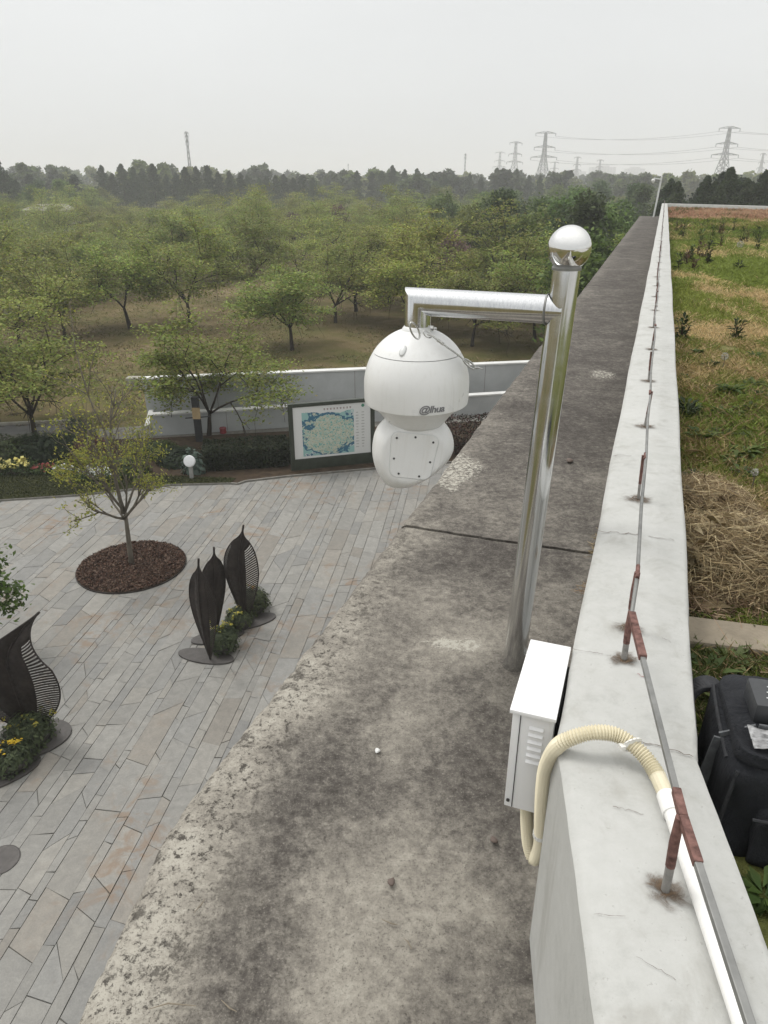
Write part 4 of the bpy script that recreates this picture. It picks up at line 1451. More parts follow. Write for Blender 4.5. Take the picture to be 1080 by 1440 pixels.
w2 = low_wall('ramp_wall', (210, 583), (722, 552), 0.72, 0.22, 'low grey wall with white coping in front of the taller wall', ext=4.0)
mb = MB()
a = w2[1] - w2[3] * 0.02; n = w2[4]
mb.prism([a - w2[3] * 0.16 - n * 0.25, a - w2[3] * 0.003 - n * 0.04, a - w2[3] * 0.003 + n * 1.6, a - w2[3] * 0.16 + n * 1.6], -0.05, 0.42)
place(mb.build('end_block', M['coping'], w2[0], bevel=0.01))

# ------------------------------------------------------------------ map board
bl = at_z(410, 662, 0.04); br_ = at_z(527, 650, 0.04)
d = (br_ - bl); d.z = 0; d.normalize(); ang = math.atan2(d.y, d.x)
Wd = (Vector((br_.x, br_.y, 0)) - Vector((bl.x, bl.y, 0))).length
HB = 1.98
sign = empty('map_board', (bl.x, bl.y, 0.0), ang)
tag(sign, 'dark green framed park map board standing at the plaza edge', 'map board')
mb = MB(); mb.box((0.06, 0.03, HB / 2), (0.12, 0.12, HB)); mb.build('post', M['sign_frame'], sign, bevel=0.006)
mb = MB(); mb.box((Wd - 0.06, 0.03, HB / 2), (0.12, 0.12, HB)); mb.build('post', M['sign_frame'], sign, bevel=0.006)
mb = MB(); mb.box((Wd / 2, 0.03, HB - 0.05), (Wd - 0.24, 0.115, 0.10)); mb.build('top_rail', M['sign_frame'], sign, bevel=0.006)
mb = MB(); mb.box((Wd / 2, 0.03, 0.19), (Wd - 0.24, 0.115, 0.36)); mb.build('bottom_panel', M['sign_frame'], sign, bevel=0.006)
x0, x1, z0, z1 = 0.12, Wd - 0.12, 0.37, HB - 0.10
me = mesh_from('map_panel', [(x0, -0.006, z0), (x1, -0.006, z0), (x1, -0.006, z1), (x0, -0.006, z1), (x0, 0.05, z0), (x1, 0.05, z0), (x1, 0.05, z1), (x0, 0.05, z1)],
               [(0, 1, 2, 3), (5, 4, 7, 6)], M['map'])
uv = me.uv_layers.new(name='UVMap')
for li, c in enumerate([(0, 0), (1, 0), (1, 1), (0, 1), (1, 0), (0, 0), (0, 1), (1, 1)]): uv.data[li].uv = c
mp = obj('map_panel', me, sign)
random.seed(3)
mb = MB()
for col_ in range(2):
    for k in range(13):
        zz = z1 - 0.28 - k * 0.085
        xx = x0 + (x1 - x0) * (0.81 + col_ * 0.075)
        mb.box((xx + 0.03, -0.009, zz), (random.uniform(0.05, 0.10), 0.004, 0.022))
mb.build('legend_print', M['map_text'], mp)['kind'] = 'stuff'
mb = MB()
for k in range(9): 
    xx = x0 + (x1 - x0) * (0.40 + k * 0.042)
    mb.box((xx, -0.009, z1 - 0.10), (0.05, 0.004, 0.012)); mb.box((xx, -0.009, z1 - 0.13), (0.045, 0.004, 0.010)); mb.box((xx + random.uniform(-0.01, 0.01), -0.010, z1 - 0.115), (0.010, 0.004, 0.055))
mb.build('title_print', M['map_title'], mp)['kind'] = 'stuff'
mb = MB(); mb.tube([(x0 + (x1 - x0) * 0.9, -0.007, z1 - 0.09), (x0 + (x1 - x0) * 0.9, -0.012, z1 - 0.09)], 0.045, 14)
mb.build('emblem', M['map_green'], mp)

# ------------------------------------------------------------------ small furniture in the bed
lp = at_z(270, 673, 0.045)
lamp = empty('garden_lamp', lp); tag(lamp, 'round white garden lamp head on a short grey post by the hedge', 'garden lamp')
mb = MB(); mb.box((0, 0, 0.19), (0.10, 0.10, 0.40)); mb.build('post', M['concrete_post'], lamp, bevel=0.008)
hdm = MB(); hdm.tube([(0, 0.05, 0.0), (0, -0.02, 0.0), (0, -0.055, 0.0), (0, -0.065, 0)], [0.15, 0.165, 0.15, 0.10], 28)
o = hdm.build('lamp_head', M['lamp_white'], lamp, auto=50); o.location = (0, -0.02, 0.52); o.rotation_euler = (rad(-18), 0, 0)
lp2 = at_z(281, 622, 0.0)
post = empty('speaker_post', lp2); tag(post, 'dark square post with a tan notice board in front of the low wall', 'post')
mb = MB(); mb.box((0, 0, 0.73), (0.20, 0.18, 1.5)); mb.build('post', M['post_dark'], post, bevel=0.01)
mb = MB(); mb.box((0.02, -0.11, 0.98), (0.25, 0.03, 0.36)); mb.build('notice_board', M['tan'], post, bevel=0.006)
mb = MB(); mb.bar((-0.36, -0.02, 0.80), (0.42, -0.02, 0.86), 0.03); mb.build('cross_bar', M['post_dark'], post)
drum = at_z(314, 609, 0.0)
mb = MB(); mb.lathe([(0.10, 0), (0.115, 0.02), (0.105, 0.10), (0.115, 0.17), (0.10, 0.19)], 16)
o = mb.build('red_bucket', simple_mat('red_bucket_plastic', (0.24, 0.03, 0.035), 0.5)); o.location = (drum.x, drum.y, 0); tag(o, 'small red bucket at the foot of the low grey wall', 'bucket')
st_ = at_z(190, 544, 0)
mb = MB(); mb.box((0, 0, 0.2), (0.55, 0.4, 0.5)); o = mb.build('stone_block', M['kerb'], bevel=0.03); o.location = (st_.x, st_.y, -0.05); tag(o, 'pale stone block on the grass left of the tall grey wall', 'stone')

# ------------------------------------------------------------------ hedges, shrubs and flowers
def shrub(name, c, rx, ry, h, n, size, cols, label, cat='shrub', group=None, seed=0, boxy=False, up=0.5, core=True):
    r = np.random.default_rng(seed)
    e = empty(name, (c.x, c.y, 0.04)); tag(e, label, cat, group)
    if boxy:
        P = r.uniform(-1, 1, (n, 3)); k = r.integers(0, 3, n)
        sg = np.sign(P[np.arange(n), k]); keep = r.random(n) < 0.8
        P[np.arange(n), k] = np.where(keep, sg * r.uniform(0.82, 1.06, n), P[np.arange(n), k])
        P = P * np.array([rx, ry, h / 2]) + np.array([0, 0, h / 2])
        P[:, 2] += (fbm(P[:, 0] * 2.5, P[:, 1] * 2.5, seed) - 0.5) * 0.18
    else:
        D = r.normal(size=(n, 3)); D /= np.linalg.norm(D, axis=1)[:, None]; D[:, 2] = np.abs(D[:, 2])
        q = r.random(n) ** 0.35 * (0.72 + 0.55 * fbm(D[:, 0] * 3 + 5, D[:, 1] * 3 + D[:, 2] * 2, seed))
        P = D * q[:, None] * np.array([rx, ry, h])
    P[:, 2] = np.maximum(P[:, 2], 0.02)
    C = pal(n, cols, r, 0.3)
    obj('foliage', leaves('foliage', P, size, C, M['leaf'], up, 0.55, seed), e)
    mb = MB()
    for k in range(5):
        a = k * 1.3 + seed
        mb.tube([(0.05 * math.cos(a), 0.05 * math.sin(a), -0.05), (rx * 0.35 * math.cos(a), ry * 0.35 * math.sin(a), h * 0.4), (rx * 0.6 * math.cos(a), ry * 0.6 * math.sin(a), h * 0.75)], [0.02, 0.014, 0.005], 5)
    obj('stems', mb.mesh('stems', M['bark_mid']), e)
    return e
DG = [(0.026, 0.040, 0.018), (0.038, 0.054, 0.022), (0.018, 0.030, 0.014)]
MG = [(0.050, 0.078, 0.026), (0.070, 0.100, 0.030), (0.036, 0.056, 0.020)]
YG = [(0.165, 0.180, 0.030), (0.130, 0.160, 0.032), (0.200, 0.190, 0.040), (0.100, 0.125, 0.028)]
RB_ = [(0.085, 0.034, 0.024), (0.110, 0.052, 0.030), (0.055, 0.024, 0.018)]
BG = [(0.045, 0.060, 0.042), (0.066, 0.082, 0.058), (0.034, 0.046, 0.032)]
ha, hb = at_z(286, 662, 0.045), at_z(402, 655, 0.045)
hc = (ha + hb) / 2
hed = shrub('hedge', hc + Vector((0, 0.45, 0)), (hb - ha).length / 2, 0.55, 0.62, 9000, 0.085, DG, 'dark clipped hedge between the garden lamp and the map board', 'hedge', None, 3, True)
hed.rotation_euler = (0, 0, math.atan2(hb.y - ha.y, hb.x - ha.x))
hr = at_z(640, 640, 0.045)
shrub('hedge', hr + Vector((0, 0.5, 0)), 1.6, 0.6, 0.95, 7000, 0.085, [(0.045, 0.022, 0.016), (0.03, 0.03, 0.016), (0.065, 0.030, 0.022), (0.022, 0.024, 0.014)], 'dark reddish hedge behind the dome camera beside the ledge', 'hedge', None, 4, True)
shrub('hedge', at_z(250, 655, 0.045) + Vector((0, 0.2, 0)), 0.7, 0.5, 0.5, 3500, 0.085, DG, 'low dark green bush directly left of the garden lamp', 'hedge', None, 5)
shrub('shrub', at_z(18, 648, 0.045), 0.95, 0.6, 0.78, 3600, 0.10, MG, 'fresh green shrub behind the yellow flowers at the left', 'shrub', None, 6)
shrub('shrub', at_z(60, 646, 0.045), 0.85, 0.6, 0.82, 4000, 0.09, DG, 'dark green mounded shrub below the leftmost tree', 'shrub', None, 7)
shrub('shrub', at_z(92, 636, 0.045), 1.1, 0.6, 0.70, 4000, 0.09, DG, 'dark green low shrub right of the leftmost tree', 'shrub', None, 8)
shrub('shrub', at_z(48, 634, 0.045), 0.9, 0.5, 0.55, 3000, 0.09, DG, 'dark green shrub around the foot of the leftmost tree', 'shrub', None, 18)
shrub('shrub', at_z(112, 622, 0.045), 0.62, 0.55, 0.95, 3800, 0.07, BG, 'rounded grey green shrub beside the asphalt path', 'shrub', None, 9)
shrub('shrub', at_z(137, 650, 0.045), 0.75, 0.5, 0.85, 2600, 0.10, RB_, 'red brown leaved shrub above the white flowers', 'shrub', None, 10)
shrub('shrub', at_z(182, 666, 0.045), 0.6, 0.5, 0.6, 2400, 0.09, MG, 'dark leafy shrub behind the plaza tree', 'shrub', None, 13)
shrub('shrub', at_z(222, 640, 0.045), 0.9, 0.5, 0.5, 2600, 0.085, MG, 'mid green shrub at the left end of the low wall', 'shrub', None, 14)
shrub('shrub', at_z(345, 634, 0.045), 1.5, 0.35, 0.32, 2200, 0.08, [(0.09, 0.07, 0.035), (0.06, 0.055, 0.022), (0.12, 0.085, 0.05)], 'low brownish ground shrub between hedge and low wall', 'shrub', None, 15)
e = shrub('shrub', at_z(272, 668, 0.045) + Vector((0.0, 0.12, 0)), 0.35, 0.15, 0.75, 420, 0.14, [(0.09, 0.13, 0.10), (0.13, 0.17, 0.14)], 'pale leafy spray around the garden lamp head', 'shrub', None, 16)
def flowers(name, px, py, rx, ry, n, col, label, seed, h=0.28, size=0.10, green=MG):
    c = at_z(px, py, 0.045); r = np.random.default_rng(seed)
    e = empty(name, (c.x, c.y, 0.045)); tag(e, label, 'flowers')
    P = r.uniform(-1, 1, (n, 3)); P = P[(P[:, 0] ** 2 + P[:, 1] ** 2) < 1]; P[:, 2] = h * (0.75 + 0.3 * P[:, 2])
    P[:, 0] *= rx; P[:, 1] *= ry
    nn = len(P); k = 7
    Q = np.repeat(P, k, axis=0) + r.normal(size=(nn * k, 3)) * size * 0.28
    obj('blooms', leaves('blooms', Q, size * 0.8, pal(nn * k, col, r, 0.15), M['petal'], 1.2, 0.8, seed), e)
    m = 900
    G = r.uniform(-1, 1, (m, 3)); G[:, 0] *= rx * 1.1; G[:, 1] *= ry * 1.15; G[:, 2] = (G[:, 2] + 1) * 0.5 * h * 0.8
    obj('foliage', leaves('foliage', G, 0.10, pal(m, green, r), M['leaf'], 0.4, 0.4, seed), e)
flowers('flower_clump', 16, 663, 0.62, 0.35, 46, [(0.55, 0.48, 0.14), (0.48, 0.44, 0.16)], 'pale yellow flowers at the far left of the bed', 1, 0.34, 0.13)
flowers('flower_clump', 66, 664, 0.42, 0.22, 60, [(0.22, 0.04, 0.04), (0.28, 0.08, 0.07)], 'small red flowers beside the lawn', 2, 0.2, 0.06)
flowers('flower_clump', 142, 671, 0.62, 0.34, 210, [(0.60, 0.62, 0.58), (0.50, 0.52, 0.48)], 'patch of white flowers below the red brown shrub', 3, 0.26, 0.05)
flowers('flower_clump', 90, 666, 0.3, 0.2, 40, [(0.60, 0.62, 0.60)], 'small white flowers right of the red ones', 4, 0.2, 0.06)

# lawn blades
r = np.random.default_rng(9)
def tri_area_pts(poly, n, r):
    xs = [p.x for p in poly]; ys = [p.y for p in poly]
    out = []
    while len(out) < n:
        x = r.uniform(min(xs), max(xs), 4000); y = r.uniform(min(ys), max(ys), 4000)
        ins = np.zeros(4000, bool); j = len(poly) - 1
        for i in range(len(poly)):
            yi, yj, xi, xj = poly[i].y, poly[j].y, poly[i].x, poly[j].x
            c_ = ((yi > y) != (yj > y)) & (x < (xj - xi) * (y - yi) / (yj - yi + 1e-12) + xi); ins ^= c_; j = i
        out += list(zip(x[ins], y[ins]))
    return np.array(out[:n])
def blades(name, XY, Z, h, w, col, mat, seed, lean=0.5):
    r = np.random.default_rng(seed); n = len(XY)
    a = r.random(n) * 6.283; l = r.normal(size=(n, 2)) * lean
    hh = np.broadcast_to(h, (n,)) * r.uniform(0.55, 1.35, n); ww = np.broadcast_to(w, (n,))
    T = np.stack([np.cos(a), np.sin(a), np.zeros(n)], -1) * ww[:, None] * 0.5
    b = np.stack([XY[:, 0], XY[:, 1], np.broadcast_to(Z, (n,))], -1)
    tip = b + np.stack([l[:, 0] * hh, l[:, 1] * hh, hh * r.uniform(0.55, 1.0, n)], -1)
    mid = b * 0.45 + tip * 0.55; mid[:, 2] += hh * 0.14
    V = np.stack([b - T, b + T, mid + T * 0.75, tip, mid - T * 0.75], 1)
    return fast_mesh(name, V.reshape(-1, 3), 5, mat, col)
XY = tri_area_pts([Vector((p.x, p.y)) for p in lw], 14000, r)
o = obj('lawn_grass', blades('lawn_grass', XY, 0.062, 0.05, 0.014, pal(14000, [(0.034, 0.042, 0.014), (0.05, 0.056, 0.020), (0.026, 0.032, 0.012)], r), M['grass'], 2), lawn)
o['kind'] = 'stuff'

# ------------------------------------------------------------------ plaza tree in a mulch circle
tc = at_z(186, 797, 0.0)
ring = empty('mulch_circle', (tc.x, tc.y, 0)); tag(ring, 'round bed of brown bark mulch set into the paving', 'mulch bed')
mb = MB(); mb.lathe([(1.12, 0.0), (1.12, 0.03), (0.7, 0.055), (0.02, 0.075)], 64, caps=False); mb.build('mulch_mound', M['soil'], ring)
mb = MB(); mb.lathe([(1.135, -0.01), (1.135, 0.035), (1.12, 0.035), (1.12, -0.01)], 64, caps=False); mb.build('edging', M['corten'], ring)
n = 9000; rr = 1.11 * np.sqrt(r.random(n)); aa = r.random(n) * 6.283
P = np.stack([rr * np.cos(aa), rr * np.sin(aa), 0.045 + 0.035 * (1 - rr / 1.12) + r.uniform(0, 0.03, n)], -1)
o = obj('bark_chips', leaves('bark_chips', P, 0.062, pal(n, [(0.075, 0.042, 0.030), (0.11, 0.066, 0.048), (0.048, 0.028, 0.022), (0.15, 0.105, 0.08)], r, 0.3), M['mulch'], 0.7, 0.45, 3), ring); o['kind'] = 'stuff'

def plaza_tree():
    rnd = random.Random(26); r = np.random.default_rng(26)
    segs, tips = [], []
    spec = [(5, 0.95, 24, 46, 0.0, 0.03), ((3, 4), 0.85, 14, 34, 0.07, 0.06), ((3, 5), 0.62, 20, 50, 0.07, 0.10), ((2, 3), 0.6, 20, 55, 0.06, 0.12), (0, 0, 0, 0, 0.03, 0.15)]
    grow(Vector((0, 0, 0)), Vector((0.02, 0.0, 1)), 0.82, 0.052, 0, spec, rnd, segs, tips)
    # a leader
    grow(Vector((0, 0, 0.8)), Vector((-0.05, 0.02, 1)), 1.2, 0.036, 1, spec, rnd, segs, tips)
    for k in range(4):                                       # low side sprays
        a = k * 1.57 + 0.4
        grow(Vector((0, 0, 0.72)), Vector((math.cos(a), math.sin(a), 0.42)), 0.75, 0.022, 2, spec, rnd, segs, tips)
    mb = MB(); limb_tube(mb, segs, 6)
    T = np.array([t_[0] for t_ in tips if t_[2] >= 3])
    n = 4200
    w = r.uniform(0.1, 2.0, len(T)) * np.where(T[:, 2] > 1.8, 0.30, 1.0) * np.where(np.hypot(T[:, 0], T[:, 1]) > 0.45, 1.8, 0.35); w /= w.sum()
    P = T[r.choice(len(T), n, p=w)] + r.normal(size=(n, 3)) * 0.055
    C = pal(n, [(0.26, 0.265, 0.045), (0.215, 0.235, 0.048), (0.31, 0.29, 0.055), (0.15, 0.18, 0.042)], r, 0.2)
    return mb.mesh('trunk', M['bark_pale'], smooth=True), leaves('crown', P, 0.050, C, M['leaf'], 0.6, 0.5, 4)
pt = plaza_tree()
put_tree('young_tree', pt, (tc.x, tc.y, 0.05), 1.22, 0.6, 'young tree with sparse yellow green leaves in the mulch circle', 'tree', None, 1.24)

# tree whose leaves enter at the left edge
bt = blob_crown(77, 7000, 14, 0.115, [(0.085, 0.165, 0.030), (0.115, 0.200, 0.038), (0.062, 0.122, 0.026)], 2.75, 1.3, 0.8, 0.07)
lt = at_z(-44, 930, 0.0)
put_tree('leafy_tree', bt, (lt.x, lt.y, 0), 0.92, 0.3, 'bright green leafy tree cut off by the left edge', 'tree', None)

# dark round cover in the paving
mh = at_z(2, 1210, 0.0)
mb = MB(); mb.lathe([(0.215, -0.01), (0.215, 0.014), (0.20, 0.018), (0.19, 0.016), (0.01, 0.0165)], 40)
o = mb.build('drain_cover', M['plate']); o.location = (mh.x, mh.y, 0); tag(o, 'round dark drain cover in the paving at the left edge', 'drain cover')

# ------------------------------------------------------------------ leaf sculptures
def leaf_sheet(h, w, fold, lean, tipx, slits=(0.4, 0.4), lens=True, twist=0.0, asym=1.0, seed=0, nseg=46):
    """folded steel leaf: midrib from (0,0,0); returns (solid MB, slat MB)"""
    solid, slats, rim = MB(), MB(), MB()
    def spine(t):
        return Vector((lean * t + tipx * (max(0, t - 0.60) / 0.40) ** 1.7, -0.045 * h * math.sin(math.pi * t), h * t))
    def half(t):
        b = lambda q: max(0.0, math.sin(math.pi * q)) ** 0.8
        if lens:
            g = lambda q: max(0.0, math.sin(math.pi * (q / 0.90) ** 1.5)) ** 0.65
            return w * max(g(t) if t < 0.85 else g(0.85) * ((1 - t) / 0.15) ** 3, 0.015)
        return w * max(b(t) if t < 0.62 else b(0.62) * ((1 - t) / 0.38) ** 1.5, 0.015)
    ts = np.linspace(0, 1, nseg + 1)
    for sgn in (-1, 1):
        f = fold * (1.0 if sgn < 0 else asym); slit0 = slits[0] if sgn < 0 else slits[1]
        dvec = lambda t: Vector((sgn * math.cos(f + 0.25 * t), -math.sin(f + 0.25 * t) * 1.0, 0.0))
        def pt(t, a):
            hw = half(t); p = spine(t)
            c = dvec(t + twist * t)
            cup = 0.22 * hw * a * a
            return p + c * (hw * a) + Vector((0, -cup, 0))
        # solid inner strip
        vs, fs = [], []
        inner = lambda t: slit0 if 0.12 < t < 0.80 else 1.0
        for t in ts:
            for a in (0, 0.5, 1.0):
                k = slit0 + (1 - slit0) * max(0, min(1, abs(t - 0.46) / 0.06 - 5.2))
                vs.append(pt(t, a * min(1, k)))
        for i in range(nseg):
            for j in range(2): fs.append((i * 3 + j, i * 3 + j + 1, (i + 1) * 3 + j + 1, (i + 1) * 3 + j))
        solid.add(vs, fs)
        # rim
        rim.tube([pt(t, 1.0) for t in ts], 0.012, 5)
        # slats sloping upwards to the rim
        for i in range(2, nseg - 8):
            t0 = ts[i]
            for sub in (0.0,):
                ta = t0; tb = min(0.93, t0 + 0.075)
                a0, a1 = slit0 * 0.98, 1.0
                q = 0.0062
                vs, fs = [], []
                for m_ in range(4):
                    g = m_ / 3; tt = ta + (tb - ta) * g; aa_ = a0 + (a1 - a0) * g
                    vs += [pt(tt - q, aa_), pt(tt + q, aa_)]
                for m_ in range(3): fs.append((2 * m_, 2 * m_ + 1, 2 * m_ + 3, 2 * m_ + 2))
                slats.add(vs, fs)
    rim.tube([spine(t) + Vector((0, 0.0, 0)) for t in ts], 0.018, 6)
    return solid, slats, rim
def solidify(o, th=0.012):
    m = o.modifiers.new('thickness', 'SOLIDIFY'); m.thickness = th; m.offset = 0
def sculpture_leaf(parent, loc, rz, **kw):
    s_, sl, rm = leaf_sheet(**kw)
    for nm, b in (('leaf_sheet', s_), ('leaf_slats', sl), ('leaf_rim', rm)):
        o = b.build(nm, M['corten'], parent, auto=60 if nm != 'leaf_slats' else None)
        if nm != 'leaf_rim': solidify(o, 0.014 if nm == 'leaf_sheet' else 0.010)
        o.location = loc; o.rotation_euler = (0, 0, rz)
def crescent(parent, c, R, a0, a1, w, rz=0.0, name='base_plate'):
    n = 24; pts = []
    for k in range(n + 1):
        a = a0 + (a1 - a0) * k / n; pts.append((c[0] + R * math.cos(a), c[1] + R * math.sin(a)))
    for k in range(n, -1, -1):
        a = a0 + (a1 - a0) * k / n; q = R - w * math.sin(math.pi * k / n) ** 0.6 - 0.01; pts.append((c[0] + q * math.cos(a), c[1] + q * math.sin(a)))
    mb = MB(); mb.prism(pts, 0.004, 0.035); return mb.build(name, M['plate'], parent)
def half_disc(parent, c, rx, ry, rz, name='base_plate', mat='plate', h=0.035):
    n = 30; pts = []
    for k in range(n):
        a = 2 * math.pi * k / n
        x, y = rx * math.cos(a), ry * math.sin(a)
        pts.append((c[0] + x * math.cos(rz) - y * math.sin(rz), c[1] + x * math.sin(rz) + y * math.cos(rz)))
    mb = MB(); mb.prism(pts, 0.004, h); return mb.build(name, M[mat], parent, bevel=0.004)
def planter(name, c, rx, h, cols, fl, label, seed, n=1500, nf=18, tall=0.3):
    r = np.random.default_rng(seed)
    e = empty(name, (c.x, c.y, 0.03)); tag(e, label, 'planter')
    mb = MB(); mb.lathe([(rx * 0.75, 0.0), (rx * 0.9, h * 0.3), (rx, h * 0.8), (rx * 0.97, h), (rx * 0.88, h), (rx * 0.85, h * 0.85)], 24, caps=False)
    mb.add([(rx * 0.86 * math.cos(2 * math.pi * k / 24), rx * 0.86 * math.sin(2 * math.pi * k / 24), h * 0.86) for k in range(24)], [tuple(range(24))])
    mb.build('pot', M['plate'], e, auto=50)
    D = r.normal(size=(n, 3)); D /= np.linalg.norm(D, axis=1)[:, None]; D[:, 2] = np.abs(D[:, 2])
    P = D * (r.random(n) ** 0.4)[:, None] * np.array([rx * 1.3, rx * 1.3, tall]) * (0.7 + 0.5 * fbm(D[:, 0] * 3, D[:, 1] * 3, seed))[:, None]
    P[:, 2] += h * 0.75
    low = r.random(n) < 0.25; P[low, 2] -= tall * 0.45
    obj('foliage', leaves('foliage', P, 0.075, pal(n, cols, r, 0.3), M['leaf'], 0.5, 0.4, seed), e)
    m = nf
    Q = r.normal(size=(m, 3)) * np.array([rx * 0.5, rx * 0.5, 0.03]); Q[:, 2] += h * 0.75 + tall * 0.85
    Q = np.repeat(Q, 8, axis=0) + r.normal(size=(m * 8, 3)) * 0.022
    obj('blooms', leaves('blooms', Q, 0.05, pal(m * 8, fl, r, 0.2), M['petal'], 1.0, 0.7, seed), e)
    return e
YB = [(0.36, 0.30, 0.05), (0.26, 0.26, 0.06), (0.18, 0.20, 0.05)]
GB = [(0.075, 0.096, 0.044), (0.105, 0.128, 0.060), (0.055, 0.070, 0.036)]
# group 1: three leaves in the middle of the plaza
s1 = at_z(294, 930, 0.0)
e1 = empty('leaf_sculpture', s1); tag(e1, 'front dark steel leaf sculpture in the middle of the plaza, tall and folded', 'sculpture')
sculpture_leaf(e1, (0.02, 0.02, 0.03), rad(-28), h=1.98, w=0.31, fold=-0.62, lean=0.0, tipx=0.02, slits=(0.5, 0.5), asym=1.0, seed=1)
half_disc(e1, (-0.08, 0.12), 0.52, 0.20, rad(-14))
s1b = at_z(308, 897, 0.0)
e1b = empty('leaf_sculpture', s1b); tag(e1b, 'middle dark steel leaf sculpture leaning between the two taller leaves', 'sculpture')
sculpture_leaf(e1b, (-0.05, 0.0, 0.03), rad(24), h=1.80, w=0.30, fold=-0.75, lean=0.14, tipx=0.0, slits=(0.97, 0.97), asym=1.3, seed=2)
half_disc(e1b, (-0.02, 0.02), 0.48, 0.20, rad(20))
s2 = at_z(348, 878, 0.0)
e2 = empty('leaf_sculpture', s2); tag(e2, 'rear dark steel leaf sculpture in the middle of the plaza with the highest tip', 'sculpture')
sculpture_leaf(e2, (-0.02, 0.0, 0.03), rad(-14), h=2.05, w=0.36, fold=-0.55, lean=0.03, tipx=0.10, slits=(0.8, 0.3), asym=1.1, seed=3)
half_disc(e2, (0.02, 0.06), 0.52, 0.22, rad(25))
planter('planter', at_z(315, 912, 0.02), 0.24, 0.22, GB, YB, 'frontmost planter of yellow flowers by the middle leaf sculptures', 1, 1800, 12)
planter('planter', at_z(337, 880, 0.02), 0.22, 0.20, GB, YB, 'middle planter of the three beside the leaf sculptures', 2, 1500, 8, 0.24)
planter('planter', at_z(357, 857, 0.02), 0.27, 0.22, GB, [(0.34, 0.16, 0.05), (0.26, 0.26, 0.06)], 'rearmost planter with orange flowers beside the leaf sculptures', 3, 1900, 6, 0.32)
# group 2: at the left edge
s3 = at_z(48, 1034, 0.0)
e3 = empty('leaf_sculpture', s3); tag(e3, 'broad dark steel leaf sculpture with a curled tip near the left edge', 'sculpture')
sculpture_leaf(e3, (-0.05, 0.05, 0.03), rad(4), h=2.08, w=0.70, fold=-0.22, lean=-0.08, tipx=0.60, slits=(0.6, 0.42), lens=False, asym=0.6, seed=4)
half_disc(e3, (-0.05, -0.12), 0.62, 0.42, rad(20))
s4 = at_z(-20, 1090, 0.0)
e4 = empty('leaf_sculpture', s4); tag(e4, 'dark steel leaf sculpture mostly cut off by the left edge', 'sculpture')
sculpture_leaf(e4, (0, 0, 0.03), rad(-30), h=1.7, w=0.52, fold=-0.5, lean=-0.12, tipx=-0.25, slits=(0.8, 0.8), asym=1.0, seed=5)
half_disc(e4, (0.1, 0.0), 0.62, 0.32, rad(30))
planter('planter', at_z(45, 1040, 0.02), 0.30, 0.20, GB, YB, 'leafy planter at the foot of the left leaf sculpture', 4, 2400, 10, 0.34)
planter('planter', at_z(18, 1075, 0.02), 0.28, 0.16, GB, [(0.62, 0.43, 0.03), (0.55, 0.40, 0.04)], 'planter with bright yellow flowers at the left edge', 5, 1800, 9, 0.24)
# ================================================================== orchard, woods and skyline
cher = [cherry(100 + k, 11000 + 1200 * (k % 3), 0.92 + 0.06 * (k % 4)) for k in range(6)]
random.seed(21)
def ledge_x(y):                                             # outer ledge line in plan
    return KO.x + (y - KO.y) * math.tan(A_ANG)
placed = []
def cherry_at(px, py, s, k, label, rz=None, group=None):
    p = at_z(px, py, -0.06)
    placed.append((p.x, p.y))
    put_tree('cherry_tree', cher[k], (p.x, p.y, -0.06), s, random.random() * 6.28 if rz is None else rz, label, 'tree', group)
cherry_at(51, 622, 0.92, 0, 'nearest spreading tree at the left edge beside the asphalt path', 1.0)
cherry_at(294, 616, 0.88, 5, 'spreading green tree in front of the low grey walls', 0.5)
cherry_at(411, 493, 1.15, 2, 'many stemmed tree standing directly above the map board')
cherry_at(501, 438, 1.30, 3, 'single stemmed tree above the left end of the steel arm')
cherry_at(183, 462, 1.2, 4, 'single stemmed tree on bare ground left of the middle of the orchard')
cherry_at(268, 457, 1.25, 5, 'low forked tree between the bare ground patch and the tall wall')
cherry_at(92, 478, 1.12, 0, 'low forked tree in front of the grey footpath')
cherry_at(350, 424, 1.3, 1, 'dark stemmed tree behind the tall grey wall, second row of the orchard')
cherry_at(663, 487, 1.1, 2, 'forked tree seen below the steel arm')
cherry_at(752, 480, 1.1, 5, 'tree seen between the steel arm and the ledge')
cherry_at(30, 492, 1.05, 3, 'tree at the left edge behind the nearest one')
cherry_at(575, 470, 1.12, 4, 'tree directly behind the dome camera')
for (px, py) in ((-70, 600), (-60, 505), (860, 470), (150, 418), (60, 430)):
    p = at_z(px, py); placed.append((p.x, p.y))
    put_tree('cherry_tree', cher[(px + 70) % 6], (p.x, p.y, -0.06), 1.15, px * 0.1, 'leafy orchard tree among the many behind the front rows', 'tree', 'orchard trees behind the front rows')
y = 44.0; row = 0; ncher = 0
while y < 135:
    x = -0.62 * y - 14 + (row % 2) * 3.2
    xmax = min(ledge_x(y) - 3.0, 0.62 * y + 6)
    while x < xmax:
        xx, yy = x + random.uniform(-1.4, 1.4), y + random.uniform(-1.4, 1.4)
        q = px_of((xx, yy, 3))
        ok = all((xx - a) ** 2 + (yy - b) ** 2 > 16 for a, b in placed)
        skip = 0.06 if yy > 60 else 0.22
        right = xx > 0.10 * yy + 3 and yy > 62
        if ok and -140 < q[0] < 1000 and random.random() > skip and not right:
            put_tree('cherry_tree', cher[random.randrange(6)], (xx, yy, -0.06), random.uniform(1.05, 1.45), random.random() * 6.28,
                     'leafy orchard tree among the many behind the front rows', 'tree', 'orchard trees behind the front rows', random.uniform(0.82, 1.12))
            ncher += 1
        x += 6.2 if y < 70 else 7.2
    y += 6.0 if y < 80 else 8.0; row += 1

